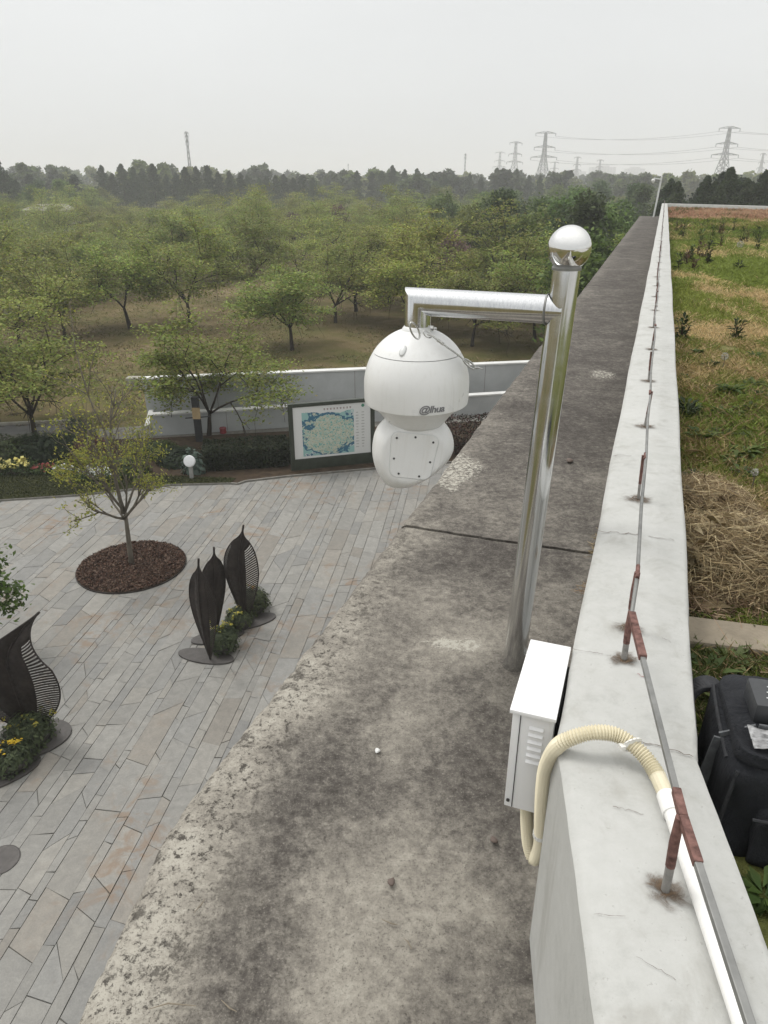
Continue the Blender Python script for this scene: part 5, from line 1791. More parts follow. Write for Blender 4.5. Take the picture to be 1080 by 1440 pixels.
r = np.random.default_rng(17)
n_ = 60000
yy_ = 23 * (85 / 23) ** r.random(n_); xx_ = r.uniform(-0.62, 0.45, n_) * yy_ - 3
k_ = (fbm(xx_ * 0.35, yy_ * 0.35, 81) > 0.45) & (xx_ < KO.x + (yy_ - KO.y) * math.tan(A_ANG) - 0.5) & ~((yy_ < 27.5 + xx_ * 0.17) & (xx_ > -8.6))
XY = np.column_stack([xx_, yy_])[k_]
C_ = pal(len(XY), [(0.105, 0.120, 0.036), (0.150, 0.135, 0.055), (0.21, 0.165, 0.095), (0.085, 0.105, 0.030)], r, 0.3)
o = obj('field_grass', blades('field_grass', XY, -0.062, 0.09, 0.045, C_, M['grass'], 5, 1.2)); o['kind'] = 'stuff'; tag(o, 'thin tufts of grass and litter on the bare ground under the orchard', 'grass')
# wood types
G1 = [(0.100, 0.155, 0.034), (0.130, 0.190, 0.044), (0.074, 0.116, 0.028)]
G2 = [(0.066, 0.102, 0.034), (0.086, 0.130, 0.042), (0.048, 0.076, 0.028)]
G3 = [(0.150, 0.190, 0.050), (0.180, 0.215, 0.060), (0.118, 0.150, 0.042)]
PK = [(0.16, 0.105, 0.085), (0.13, 0.10, 0.065), (0.19, 0.13, 0.11)]
blob = [blob_crown(200, 5200, 16, 0.30, G1, 6.4, 2.7, 1.6), blob_crown(201, 5200, 14, 0.30, G2, 7.2, 2.6, 1.7), blob_crown(202, 5200, 15, 0.28, G3, 6.0, 2.9, 1.6), blob_crown(203, 4200, 13, 0.28, PK, 5.4, 2.5, 1.4)]
con = [conifer(300 + k, 5200, 12.0, 2.9 + 0.3 * k) for k in range(3)]
bigb = [blob_crown(220, 4200, 18, 0.55, G2, 12.5, 4.2, 2.5, 0.3), blob_crown(221, 4200, 18, 0.55, G1, 11.5, 4.4, 2.5, 0.3), blob_crown(222, 4200, 16, 0.55, [(0.03, 0.042, 0.026), (0.04, 0.055, 0.032)], 13, 4.0, 2.5, 0.3)]
# thicket beside the ledge
random.seed(33)
thick = [(858, 372, 34, 0.9, 0), (835, 395, 30, 0.85, 0), (870, 345, 46, 1.0, 0), (848, 340, 52, 1.0, 2), (815, 372, 44, 1.0, 1), (790, 345, 55, 1.05, 0), (885, 325, 60, 1.0, 0), (760, 350, 58, 1.0, 2), (735, 368, 48, 0.9, 0),
         (700, 350, 60, 1.0, 1), (660, 345, 62, 1.0, 2), (640, 372, 52, 0.85, 3)]
for i, (px, py, yy, s, k) in enumerate(thick):
    p = at_y(px, py, yy)
    x = min(p.x, ledge_x(yy) - 2.2)
    put_tree('thicket_tree', blob[k], (x, yy, -0.06), s, random.random() * 6.28, 'bushy green tree crowding against the roof ledge', 'tree', 'bushy trees beside the ledge')
nth = 0
yy = 66.0
while yy < 190:
    x = 0.06 * yy + 2
    while x < ledge_x(yy) - 2.5 and x < 0.46 * yy:
        k = random.choice([0, 0, 1, 2, 2, 1, 3 if random.random() < 0.35 else 0])
        put_tree('scrub_tree', blob[k], (x + random.uniform(-2, 2), yy + random.uniform(-2.5, 2.5), -0.06), random.uniform(0.75, 1.15), random.random() * 6.28,
                 'rounded tree in the green scrub between orchard and skyline', 'tree', 'scrub trees before the skyline')
        nth += 1; x += 6.4 + yy * 0.012
    yy += 7 + yy * 0.03
p = at_y(478, 300, 95); put_tree('blossom_tree', blob[3], (p.x, 95, -0.06), 0.95, 0, 'pinkish blossoming tree among the far orchard trees', 'tree', None)
p = at_y(410, 305, 88); put_tree('blossom_tree', blob[3], (p.x, 88, -0.06), 0.85, 2, 'pink tinged tree left of the blossoming one', 'tree', None)
ORD = 'first second third fourth fifth sixth seventh eighth ninth tenth eleventh twelfth thirteenth fourteenth fifteenth sixteenth'.split()
# rows of conical redwoods
random.seed(44)
for i in range(14):
    px = 150 + i * 14.5 + random.uniform(-3, 3)
    p = at_y(px, 285, 172 + random.uniform(-5, 5))
    put_tree('redwood_tree', con[i % 3], (p.x, p.y, -0.06), random.uniform(0.74, 0.92), random.random() * 6, f'{ORD[i]} dark conical redwood from the left in the row below the radio mast', 'tree', 'redwoods below the radio mast')
for i in range(8):
    px = 352 + i * 12.5 + random.uniform(-2, 2)
    p = at_y(px, 285, 180 + random.uniform(-5, 5))
    put_tree('redwood_tree', con[i % 3], (p.x, p.y, -0.06), random.uniform(0.66, 0.78), random.random() * 6, f'{ORD[i]} shorter conical redwood from the left in the row right of the gap', 'tree', 'redwoods right of the gap')
for i in range(16):
    px = 505 + i * 17 + random.uniform(-5, 5)
    p = at_y(px, 285, 205 + random.uniform(-10, 10))
    put_tree('redwood_tree', con[i % 3], (p.x, p.y, -0.06), random.uniform(0.70, 0.95), random.random() * 6, f'{ORD[i]} distant conical redwood from the left in the middle of the skyline', 'tree', 'redwoods in the middle of the skyline')
for i in range(7):
    px = -5 + i * 11
    p = at_y(px, 285, 140 + random.uniform(-6, 6))
    put_tree('redwood_tree', con[i % 3], (p.x, p.y, -0.06), (1.0, 0.95, 0.75, 0.65, 0.55, 0.5, 0.45)[i], random.random() * 6, f'{ORD[i]} dark conifer from the left at the far left edge of the woods', 'tree', 'conifers at the left edge')
# dark conifers behind the roof, right
random.seed(45)
for i in range(15):
    px = 930 + i * 11.5 + random.uniform(-3, 3)
    yb = 60 + random.uniform(-3, 3)
    p = at_y(px, 285, yb)
    hh = random.choice([0.82, 0.9, 0.95, 1.0, 0.88]) * (0.93 if i < 5 else 1.0)
    put_tree('evergreen_tree', con[i % 3], (p.x, p.y, -0.06), hh * 0.60, random.random() * 6, f'{ORD[i]} evergreen from the left in the front row beyond the roof lawn', 'tree', 'evergreens beyond the roof lawn', random.uniform(1.10, 1.28))
    put_tree('evergreen_tree', bigb[2 if i % 3 else 0], (p.x + 0.9, p.y + 3, -0.06), hh * 0.55, random.random() * 6, f'{ORD[i]} bushy evergreen from the left in the back row beyond the roof lawn', 'tree', 'evergreens beyond the roof lawn', 1.2)
# taller trees behind, up to the horizon: one joined mass
WV, WC = [], []
rw = np.random.default_rng(91)
def wood_tree(x, y, s_, sz, cols):
    n = 900
    k = 9
    cc = np.column_stack([rw.normal(size=k) * 1.7, rw.normal(size=k) * 1.7, 3.0 + 8.4 * (np.arange(k) + 0.5) / k]); cr = rw.uniform(1.6, 2.8, k) * (1.15 - 0.45 * np.arange(k) / k)
    i = rw.integers(0, k, n); D = rw.normal(size=(n, 3)); D /= np.linalg.norm(D, axis=1)[:, None]
    P = cc[i] + D * (cr[i] * rw.random(n) ** 0.4)[:, None] * np.array([1, 1, 0.85])
    P = P * np.array([s_ * 1.1, s_ * 1.1, s_ * sz]) + np.array([x, y, 0])
    N = rw.normal(size=(n, 3)); N[:, 2] = np.abs(N[:, 2]) + 0.4; N /= np.linalg.norm(N, axis=1)[:, None]
    T = rw.normal(size=(n, 3)); T -= N * (T * N).sum(1)[:, None]; T /= np.linalg.norm(T, axis=1)[:, None]; B = np.cross(N, T)
    q = rw.uniform(0.45, 0.95, (n, 1)) * s_
    WV.append(np.stack([P - T * q, P + B * q * 0.6, P + T * q, P - B * q * 0.6], 1).reshape(-1, 3)); WC.append(np.clip(pal(n, cols, rw, 0.25) * rw.uniform(0.9, 1.75), 0, 0.6))
GD = [(0.055, 0.078, 0.038), (0.072, 0.098, 0.046)]
for i in range(390):
    yy = random.uniform(195, 430)
    px = random.uniform(-60, 1130)
    p = at_y(px, 280, yy)
    wood_tree(p.x, yy, random.uniform(0.62, 1.06), 0.84 if px > 480 else 0.98, random.choice([G1, G2, GD, GD, G3]))
o = obj('far_wood', fast_mesh('far_wood', np.vstack(WV), 4, M['leaf'], np.vstack(WC)))
tag(o, 'distant mixed wood along the horizon', 'wood', None, 'stuff')
for i in range(26):                                         # light trees at left
    yy = random.uniform(120, 170); px = random.uniform(-60, 150)
    p = at_y(px, 285, yy)
    put_tree('broad_tree', bigb[i % 3] if i % 2 else blob[2], (p.x, yy, -0.06), random.uniform(0.5, 0.72) if i % 2 else random.uniform(0.9, 1.25), random.random() * 6, 'broad pale green tree in the woods behind the white pavilion', 'tree', 'trees round the white pavilion')

# white pavilion among the trees
pv = at_z(76, 301, 0)
sc_y = 118.0; p = at_y(72, 290, sc_y)
pav = empty('pavilion', (p.x, sc_y, 0)); tag(pav, 'low white pavilion among the trees at the left', 'building')
mb = MB(); mb.box((0, 0, 1.6), (6.5, 4.5, 3.4)); mb.build('wall', M['white_wall'], pav)
mb = MB(); mb.prism([(-3.7, -2.7), (3.7, -2.7), (3.7, 2.7), (-3.7, 2.7)], 3.3, 3.55); mb.add([(-3.7, -2.7, 3.55), (3.7, -2.7, 3.55), (3.7, 2.7, 3.55), (-3.7, 2.7, 3.55), (-2, 0, 4.4), (2, 0, 4.4)], [(0, 1, 5, 4), (1, 2, 5), (2, 3, 4, 5), (3, 0, 4)]); mb.build('roof', M['kerb'], pav)
for k in range(4):
    mb = MB(); mb.box((-2.4 + k * 1.6, -2.26, 1.7), (0.9, 0.06, 1.5)); mb.build('window', M['far_glass'], pav)
p2 = at_y(104, 290, 128)
pav2 = empty('pavilion', (p2.x, 128, 0)); tag(pav2, 'small white annex right of the low white pavilion', 'building')
mb = MB(); mb.box((0, 0, 1.2), (5, 4, 2.6)); mb.build('wall', M['white_wall'], pav2)
mb = MB(); mb.box((0, 0, 2.6), (5.6, 4.6, 0.25)); mb.build('roof', M['pavroof'], pav2)
for k in range(3):
    mb = MB(); mb.box((-1.5 + k * 1.5, -2.01, 1.3), (0.8, 0.05, 1.2)); mb.build('window', M['far_glass'], pav2)

# ------------------------------------------------------------------ pylons, masts, lines
def pylon(px, top_px, dist, H, label, rz=0.0, arms=((0.60, 0.25), (0.76, 0.20), (0.985, 0.19)), bw=0.22, t=0.36, kind='pylon', hf=0.030):
    p = at_y(px, 255, dist)
    zt_ = at_y(px, top_px, dist).z
    H = zt_
    e = empty('power_pylon' if kind == 'pylon' else 'radio_mast', (p.x, dist, 0), rz)
    tag(e, label, 'pylon' if kind == 'pylon' else 'mast', 'power pylons on the skyline' if kind == 'pylon' else None)
    hw = lambda z: H * (bw * (1 - z / H / 0.62) * 0.5 + hf if z < 0.62 * H else hf * (1.0 - 1.3 * (z / H - 0.62)))
    mb = MB(); n = 11
    zs = [H * (k / n) ** 0.9 for k in range(n + 1)]
    cor = lambda z: [Vector((sx * hw(z), sy * hw(z), z)) for sx, sy in ((-1, -1), (1, -1), (1, 1), (-1, 1))]
    for z0, z1 in zip(zs[:-1], zs[1:]):
        a, b = cor(z0), cor(z1)
        for k in range(4):
            mb.bar(a[k], b[k], t)
            mb.bar(a[k], b[(k + 1) % 4], t * 0.6); mb.bar(a[(k + 1) % 4], b[k], t * 0.6)
            mb.bar(b[k], b[(k + 1) % 4], t * 0.6)
    mb.build('lattice', M['pylon'], e)
    ends = []
    for zf, wf in arms:
        z = H * zf; w = H * wf
        mb = MB()
        for s in (-1, 1):
            tip = Vector((s * w, 0, z))
            for yy in (-1, 1):
                mb.bar((s * hw(z), yy * hw(z), z), tip, t * 0.7); mb.bar((s * hw(z), yy * hw(z), z + H * 0.03), tip, t * 0.7)
            for q in (0.33, 0.66):
                mb.bar((s * (hw(z) + (w - hw(z)) * q), 0, z), (s * (hw(z) + (w - hw(z)) * (q - 0.2)), 0, z + H * 0.03 * (1 - q)), t * 0.5)
            mb.bar(tip, tip - Vector((0, 0, H * 0.045)), t * 0.8)
            ends.append(e.matrix_world @ (tip - Vector((0, 0, H * 0.045))))
        mb.build('crossarm', M['pylon'], e)
    R = Matrix.Rotation(rz, 3, 'Z')
    out = []
    for zf, wf in arms:
        for s in (-1, 1):
            v = R @ Vector((s * H * wf, 0, H * zf - H * 0.045)) + Vector((p.x, dist, 0)); out.append(v)
    return out
A1 = pylon(762, 186, 520, 40, 'tall power pylon behind the ball topped pole', rad(12))
A2 = pylon(1013, 179, 470, 40, 'tallest power pylon above the evergreens at the right', rad(12))
pylon(722, 200, 640, 40, 'slim power pylon left of the tall one', rad(35), t=0.36)
pylon(701, 214, 900, 40, 'faint power pylon farthest left of the group', rad(30), t=0.36)
pylon(778, 228, 900, 40, 'small faint power pylon just right of the tall one', rad(20), t=0.40)
A3 = pylon(809, 221, 820, 40, 'small power pylon before the hazy towers', rad(40), t=0.40)
pylon(841, 225, 850, 40, 'small power pylon beside the widest hazy tower', rad(35), t=0.40)
pylon(1066, 216, 760, 40, 'small power pylon at the right edge', rad(40), t=0.40)
pylon(269, 186, 330, 30, 'slender lattice radio mast above the redwoods', 0, ((0.86, 0.028), (0.93, 0.03), (0.985, 0.034)), 0.03, 0.12, 'mast', 0.016)
pylon(653, 216, 480, 30, 'thin lattice mast in the middle of the skyline', 0, ((0.9, 0.03), (0.97, 0.03)), 0.01, 0.14, 'mast', 0.012)
pylon(490, 230, 700, 30, 'faint thin mast left of the middle of the skyline', 0, ((0.95, 0.02),), 0.01, 0.16, 'mast', 0.010)
def wire(a, b, sag, label, r=0.09):
    pts = []
    for k in range(25):
        f = k / 24; p = a.lerp(b, f); p.z -= sag * 4 * f * (1 - f); pts.append(p)
    mb = MB(); mb.tube(pts, r, 5); o = mb.build('power_line', M['wire']); tag(o, label, 'cable', 'power lines')
dR = (A2[0] - A1[0])
SD = ('left', 'right')
nm = ['lower', 'lower', 'middle', 'middle', 'upper', 'upper']
for i in range(6):
    wire(A1[i], A2[i], 3.2, f'sagging {nm[i]} power line between the two tall pylons, hung from the {SD[i % 2]} arms')
    wire(A2[i], A2[i] + dR * 0.9, 3.0, f'{nm[i]} power line leaving the {SD[i % 2]} arm of the tallest pylon to the right')
# hazy towers
def tower(px0, px1, top_px, dist, label, nx=6, nz=10):
    a = at_y(px0, 255, dist); b = at_y(px1, 255, dist); H = at_y(px0, top_px, dist).z
    w = b.x - a.x; c = (a.x + b.x) / 2
    e = empty('tower_block', (c, dist, 0)); tag(e, label, 'building', 'hazy tower blocks')
    mb = MB(); mb.box((0, 10, H / 2), (w, 20, H)); mb.build('wall', M['far_wall'], e)
    mb = MB(); mb.box((0, 10, H + 1.5), (w * 0.5, 10, 3)); mb.build('roof_house', M['far_wall'], e)
    wm = None
    for i in range(nx):
        mb = MB(); x = -w / 2 + w * (i + 0.5) / nx
        for k in range(nz): mb.box((x, -0.05, H * (k + 0.6) / nz), (w / nx * 0.6, 0.3, H / nz * 0.55))
        mb.build('window_column', M['far_glass'], e)
tower(800, 823, 241, 1500, 'faint hazy tower block left of the widest one', 5)
tower(830, 864, 235, 1550, 'widest faint hazy tower block on the skyline', 8)
tower(880, 905, 237, 1600, 'faint hazy tower block nearest the far camera pole', 6)
tower(783, 795, 246, 1700, 'lowest faint hazy block beside the small pylon', 3)

# far camera pole at the end of the ledge
fp_ = KO_A_END - dA * 1.0 + pA * 0.62
fpole = empty('camera_pole', (fp_.x, fp_.y, ZL)); tag(fpole, 'distant white camera pole at the far end of the ledge', 'pole')
hz = at_y(921, 248, fp_.y).z - ZL
mb = MB(); mb.tube([(0, 0, 0), (0.10, 0, hz)], 0.038, 10); mb.build('post', M['box_grey'], fpole)
mb = MB(); mb.tube([(0.10, 0, hz - 0.12), (-0.22, 0, hz - 0.08)], 0.028, 8); mb.build('arm', M['box_grey'], fpole)
fd = empty('dome_camera', (fp_.x - 0.25, fp_.y, ZL + hz - 0.38)); tag(fd, 'distant dome camera on the far pole', 'security camera')
mb = MB(); mb.lathe([(0.012, 0.1), (0.05, 0.13), (0.06, 0.17), (0.08, 0.19), (0.075, 0.25), (0.03, 0.29)], 14); mb.build('shell', M['camera_white'], fd, smooth=True)

# ================================================================== roof lawn
def roof_z(x, y):
    return ZR + (fbm(x * 0.8, y * 0.8, 51) - 0.5) * 0.07 + (fbm(x * 3.5, y * 3.5, 52) - 0.5) * 0.045
rl_pts, rl_f = [], []
nu_, nv_ = 60, 120
for i in range(nv_ + 1):
    s = -3.0 + (LEN_A + 3.0 - 0.03) * (i / nv_) ** 1.7
    if s < 0: L = KR + dB * s
    else: L = KR + dA * s
    wmax = 3.0 + max(0, s) * 0.9
    for j in range(nu_ + 1):
        q = -0.01 + wmax * (j / nu_) ** 1.5
        p = L + (pA if s > 0 else pB) * q * 1.0 + far_dir * 0.0
        rl_pts.append((p.x, p.y))
rl = np.array(rl_pts); zz = roof_z(rl[:, 0], rl[:, 1])
V = np.column_stack([rl, zz]); w_ = nu_ + 1
for i in range(nv_):
    for j in range(nu_): rl_f.append((i * w_ + j, i * w_ + j + 1, (i + 1) * w_ + j + 1, (i + 1) * w_ + j))
roof = obj('roof_ground', mesh_from('roof_ground', V.tolist(), rl_f, M['roof_soil'], True)); roof['kind'] = 'structure'

k0, k1 = at_z(958, 888, ZR + 0.03), at_z(1090, 905, ZR + 0.03)
kd = (k1 - k0).normalized(); kn = Vector((-kd.y, kd.x, 0))
# grass, denser and finer near us; patches of green, straw and reddish weeds by distance
def roof_pts(n, y0, y1, r):
    """points visible right of the wall between distances y0..y1, uniform in log distance"""
    yy = y0 * (y1 / y0) ** r.random(n)
    base = KR.x + (yy - KR.y) * np.where(yy > KR.y, math.tan(A_ANG), math.tan(B_ANG))
    xm = 0.62 * (yy * _c + 1.0) + 0.25
    xx = base + (xm - base) * r.random(n)
    return np.column_stack([xx, yy])
r = np.random.default_rng(61)
gv, gc = [], []
def zone_color(XY, r):
    n = len(XY)
    g = fbm(XY[:, 0] * 1.3, XY[:, 1] * 0.55, 71) + (fbm(XY[:, 0] * 5, XY[:, 1] * 2.2, 72) - 0.5) * 0.55 + r.normal(size=n) * 0.09
    s = XY[:, 1]
    green = np.array([0.125, 0.170, 0.036]); olive = np.array([0.170, 0.165, 0.056]); straw = np.array([0.34, 0.27, 0.15]); redd = np.array([0.27, 0.165, 0.11]); dark = np.array([0.065, 0.085, 0.026])
    C = np.tile(olive, (n, 1))
    C[g < 0.58] = green; C[g < 0.36] = dark; C[g > 0.72] = straw
    mid = (s > 5.5) & (s < 15); C[mid & (g < 0.60)] = np.array([0.165, 0.200, 0.046]); C[mid & (g > 0.64)] = np.array([0.40, 0.32, 0.18])
    far = s > 23; C[far & (g > 0.36)] = redd; C[far & (g > 0.60)] = np.array([0.32, 0.23, 0.15])
    near = s < 4.0
    C[near & (r.random(n) < 0.20)] = np.array([0.22, 0.17, 0.095])
    return np.clip(C * r.uniform(1.0, 1.9, (n, 1)) * np.array([1.06, 1.0, 0.95]), 0, 0.8)
for (n, y0, y1, h, w) in ((60000, 1.0, 3.2, 0.045, 0.0042), (70000, 3.0, 9.0, 0.05, 0.007), (60000, 8.5, 20, 0.07, 0.014), (45000, 19, 41, 0.13, 0.03)):
    XY = roof_pts(n, y0, y1, r)
    keep = (fbm(XY[:, 0] * 2.5, XY[:, 1] * 2.5, 77) > 0.18) & (np.abs((XY[:, 0] - k0.x) * kn.x + (XY[:, 1] - k0.y) * kn.y) > 0.066)
    XY = XY[keep]
    hh = h * (0.6 + 0.9 * fbm(XY[:, 0] * 1.2, XY[:, 1] * 1.2, 78))
    lastd = (np.array([END.x, END.y]) - XY) @ np.array([dA.x, dA.y])
    XY = XY[lastd > 0.3]; hh = hh[lastd > 0.3]
    C = zone_color(XY, r)
    o = obj('roof_grass', blades('roof_grass', XY, roof_z(XY[:, 0], XY[:, 1]) - 0.004, hh, w, C, M['grass'], n, 0.75), roof); o['kind'] = 'stuff'

# concrete kerb crossing the roof soil
k0, k1 = at_z(958, 888, ZR + 0.03), at_z(1090, 905, ZR + 0.03)
d = (k1 - k0).normalized(); n = Vector((-d.y, d.x, 0))
mb = MB(); 
P = []
a, b = k0 - d * 0.05, k1 + d * 1.5
mb.prism([a - n * 0.062, b - n * 0.062, b + n * 0.062, a + n * 0.062], ZR - 0.1, ZR + 0.045)
kb = mb.build('roof_kerb', M['roofslab'], bevel=0.008); tag(kb, 'weathered concrete kerb crossing the roof soil beside the straw heap', 'kerb')

# dry straw heap
def strands(name, c, rx, ry, h, n, L, w, cols, seed, ang=0.0):
    r = np.random.default_rng(seed)
    a = r.random(n) * 6.283; q = np.sqrt(r.random(n))
    x = rx * q * np.cos(a); y = ry * q * np.sin(a)
    z = h * (1 - q ** 2) * r.random(n) ** 0.5 + 0.01 + h * 0.3 * fbm(x * 6, y * 6, seed)
    th = r.random(n) * 6.283; l = L * r.uniform(0.4, 1.4, n); el = r.normal(size=n) * 0.28
    D = np.stack([np.cos(th) * np.cos(el), np.sin(th) * np.cos(el), np.sin(el)], -1) * l[:, None]
    P0 = np.stack([x, y, z], -1) - D / 2; P2 = P0 + D
    Bn = r.normal(size=(n, 3)) * l[:, None] * 0.16
    P1 = (P0 + P2) / 2 + Bn
    for P in (P0, P1, P2): P[:, 2] = np.maximum(P[:, 2], 0.004)
    S = np.cross(D, r.normal(size=(n, 3))); S /= np.linalg.norm(S, axis=1)[:, None]; S *= w * 0.5
    V = np.stack([P0 - S * 0.5, P0 + S * 0.5, P1 + S, P2, P1 - S], 1).reshape(-1, 3)
    ca, sa = math.cos(ang), math.sin(ang)
    X = V[:, 0] * ca - V[:, 1] * sa + c.x; Y = V[:, 0] * sa + V[:, 1] * ca + c.y
    V = np.column_stack([X, Y, V[:, 2] + c.z])
    return fast_mesh(name, V, 5, M['straw'], pal(n, cols, r, 0.3))
ST = [(0.40, 0.30, 0.175), (0.32, 0.235, 0.135), (0.50, 0.40, 0.25), (0.20, 0.14, 0.085)]
c1 = at_z(985, 735, ZR + 0.02); c2 = at_z(1035, 800, ZR + 0.02); c3 = at_z(1000, 850, ZR)
heap = empty('straw_heap', (c2.x, c2.y, ZR)); tag(heap, 'tangled heap of dry straw on the roof beside the parapet', 'straw heap')
for nm_, cc, rx, ry, h, n_, sd, an in (('straw', c1, 0.19, 0.28, 0.13, 8000, 1, -A_ANG), ('straw', c2, 0.42, 0.26, 0.13, 12000, 2, -0.2), ('straw', c3, 0.36, 0.10, 0.04, 2200, 3, -0.15)):
    o = obj(nm_, strands(nm_, cc, rx, ry, h, n_, 0.085, 0.0021, ST, sd, an), heap); o['kind'] = 'stuff'; place(o)
# scattered loose straw on soil
XY = roof_pts(2600, 1.1, 5.5, r)
o = obj('loose_straw', strands('loose_straw', Vector((0, 0, 0)), 0.001, 0.001, 0.0, 10, 0.1, 0.003, ST, 5), roof); bpy.data.objects.remove(o)
n_ = len(XY); th = r.random(n_) * 6.283; l = r.uniform(0.02, 0.08, n_)
D = np.stack([np.cos(th), np.sin(th), r.normal(size=n_) * 0.25], -1) * l[:, None]
P0 = np.column_stack([XY, roof_z(XY[:, 0], XY[:, 1]) + r.uniform(0.004, 0.03, n_)])
S = np.stack([-np.sin(th), np.cos(th), np.zeros(n_)], -1) * 0.0012
V = np.stack([P0 - S, P0 + S, P0 + D + S * 0.4, P0 + D - S * 0.4], 1).reshape(-1, 3)
o = obj('loose_straw', fast_mesh('loose_straw', V, 4, M['straw'], pal(n_, ST, r, 0.3)), roof); o['kind'] = 'stuff'

# broadleaf weeds
def weed(px, py, h, spread, n, ls, cols, label, seed, upright=0.4, group='weeds on the roof lawn', aspect=0.35):
    p = at_z(px, py, ZR); rr = np.random.default_rng(seed)
    e = empty('weed', (p.x, p.y, float(roof_z(p.x, p.y)))); tag(e, label, 'weed', group)
    V, C = [], []
    az = rr.random(n) * 6.283; el = rr.uniform(0.15, 1.2, n) * upright + 0.1; L = ls * rr.uniform(0.6, 1.3, n)
    zb = h * rr.random(n) ** 1.2 * upright
    d1 = np.stack([np.cos(az) * np.cos(el), np.sin(az) * np.cos(el), np.sin(el)], -1)
    b0 = np.stack([np.cos(az) * spread * 0.2 * rr.random(n), np.sin(az) * spread * 0.2 * rr.random(n), zb], -1)
    sd_ = np.stack([-np.sin(az), np.cos(az), np.zeros(n)], -1) * (L * aspect * 0.5)[:, None]
    m1 = b0 + d1 * (L * 0.5)[:, None]; tp = b0 + d1 * L[:, None]; tp[:, 2] -= L * 0.25
    V = np.stack([b0, m1 + sd_, tp, m1 - sd_], 1).reshape(-1, 3)
    obj('leaves', fast_mesh('leaves', V, 4, M['grass'], pal(n, cols, rr, 0.3)), e)
    if h > 0.1:
        mb = MB()
        for k in range(4): mb.tube([(0, 0, -0.02), (rr.normal() * 0.1 * h, rr.normal() * 0.1 * h, h * 0.6), (rr.normal() * 0.25 * h, rr.normal() * 0.25 * h, h)], [0.004, 0.003, 0.001], 5)
        mb.build('stem', M['bark_mid'], e)
WG = [(0.070, 0.105, 0.026), (0.095, 0.135, 0.036), (0.050, 0.078, 0.022)]
WD = [(0.040, 0.058, 0.020), (0.055, 0.075, 0.026), (0.03, 0.042, 0.018)]
weed(1035, 478, 0.15, 0.2, 70, 0.055, WD, 'dark bushy weed standing in the green part of the roof lawn', 1, 1.0)
weed(958, 480, 0.16, 0.2, 60, 0.06, WD, 'dark tall weed against the parapet, the farther one', 2, 1.0)
weed(962, 590, 0.10, 0.2, 60, 0.055, WD, 'dark weed against the parapet halfway along', 3, 0.9)
weed(1022, 562, 0.10, 0.2, 110, 0.06, WG, 'bright broad leaved weed patch in the middle of the roof lawn', 4, 0.5)
weed(1058, 550, 0.10, 0.2, 80, 0.055, WG, 'bright broad leaved weed nearer the right edge', 5, 0.5)
weed(985, 620, 0.08, 0.15, 80, 0.07, WG, 'leafy weed left of the dandelion tufts', 6, 0.5)
weed(1045, 640, 0.08, 0.15, 100, 0.07, WG, 'low leafy weed above the straw heap', 7, 0.4)
weed(990, 960, 0.03, 0.1, 50, 0.075, WG, 'long leaved weed between parapet and bag', 8, 0.45, aspect=0.22)
weed(1020, 940, 0.03, 0.1, 60, 0.06, [(0.13, 0.155, 0.06), (0.10, 0.13, 0.045)], 'pale leaved weed above the bag', 9, 0.4)
weed(1062, 925, 0.03, 0.1, 60, 0.05, WG, 'small leaved weed below the concrete kerb', 10, 0.4)
weed(975, 985, 0.03, 0.1, 40, 0.07, WG, 'arching weed beside the bag strap', 11, 0.6, aspect=0.15)
weed(1010, 915, 0.02, 0.1, 60, 0.04, WG, 'tiny weed right below the kerb near the parapet', 12, 0.4)
weed(1070, 1270, 0.03, 0.1, 60, 0.05, WG, 'weed in front of the bag at the right edge', 13, 0.5)
random.seed(8)
for k in range(30):
    px, py = random.uniform(945, 1075), random.uniform(318, 385)
    weed(px, py, random.uniform(0.10, 0.30), 0.15, 40, 0.075, random.choice([WD, WG, [(0.12, 0.08, 0.05), (0.09, 0.08, 0.035)]]), 'tall weed among the many at the far half of the roof lawn', 100 + k, 1.1, 'tall weeds on the far roof lawn')
for k in range(20):
    px, py = random.uniform(950, 1075), random.uniform(500, 680)
    weed(px, py, 0.06, 0.1, 60, 0.05, random.choice([WG, WD]), 'low weed scattered in the near roof lawn', 200 + k, 0.5, 'low weeds on the near roof lawn')
def puff(px, py, rr_, label):
    p = at_z(px, py, ZR + 0.08); q = np.random.default_rng(int(px))
    D = q.normal(size=(220, 3)); D /= np.linalg.norm(D, axis=1)[:, None]
    e = empty('dandelion', (p.x, p.y, float(roof_z(p.x, p.y)))); tag(e, label, 'dandelion', 'dandelion clocks on the roof lawn')
    obj('seed_head', leaves('seed_head', D * rr_ * q.uniform(0.7, 1, (220, 1)) + np.array([0, 0, 0.09]), rr_ * 0.35, pal(220, [(0.42, 0.41, 0.37)], q), M['petal'], 0, 0.4, 1), e)
    mb = MB(); mb.tube([(0, 0, 0), (0.004, 0, 0.05), (0, 0, 0.09)], 0.0022, 5); mb.build('stem', M['bark_pale'], e)
puff(1018, 507, 0.024, 'white dandelion clock left of the weed patch'); puff(1041, 345, 0.06, 'white dandelion clock far on the roof lawn'); puff(1062, 662, 0.016, 'small dandelion clock above the straw heap')

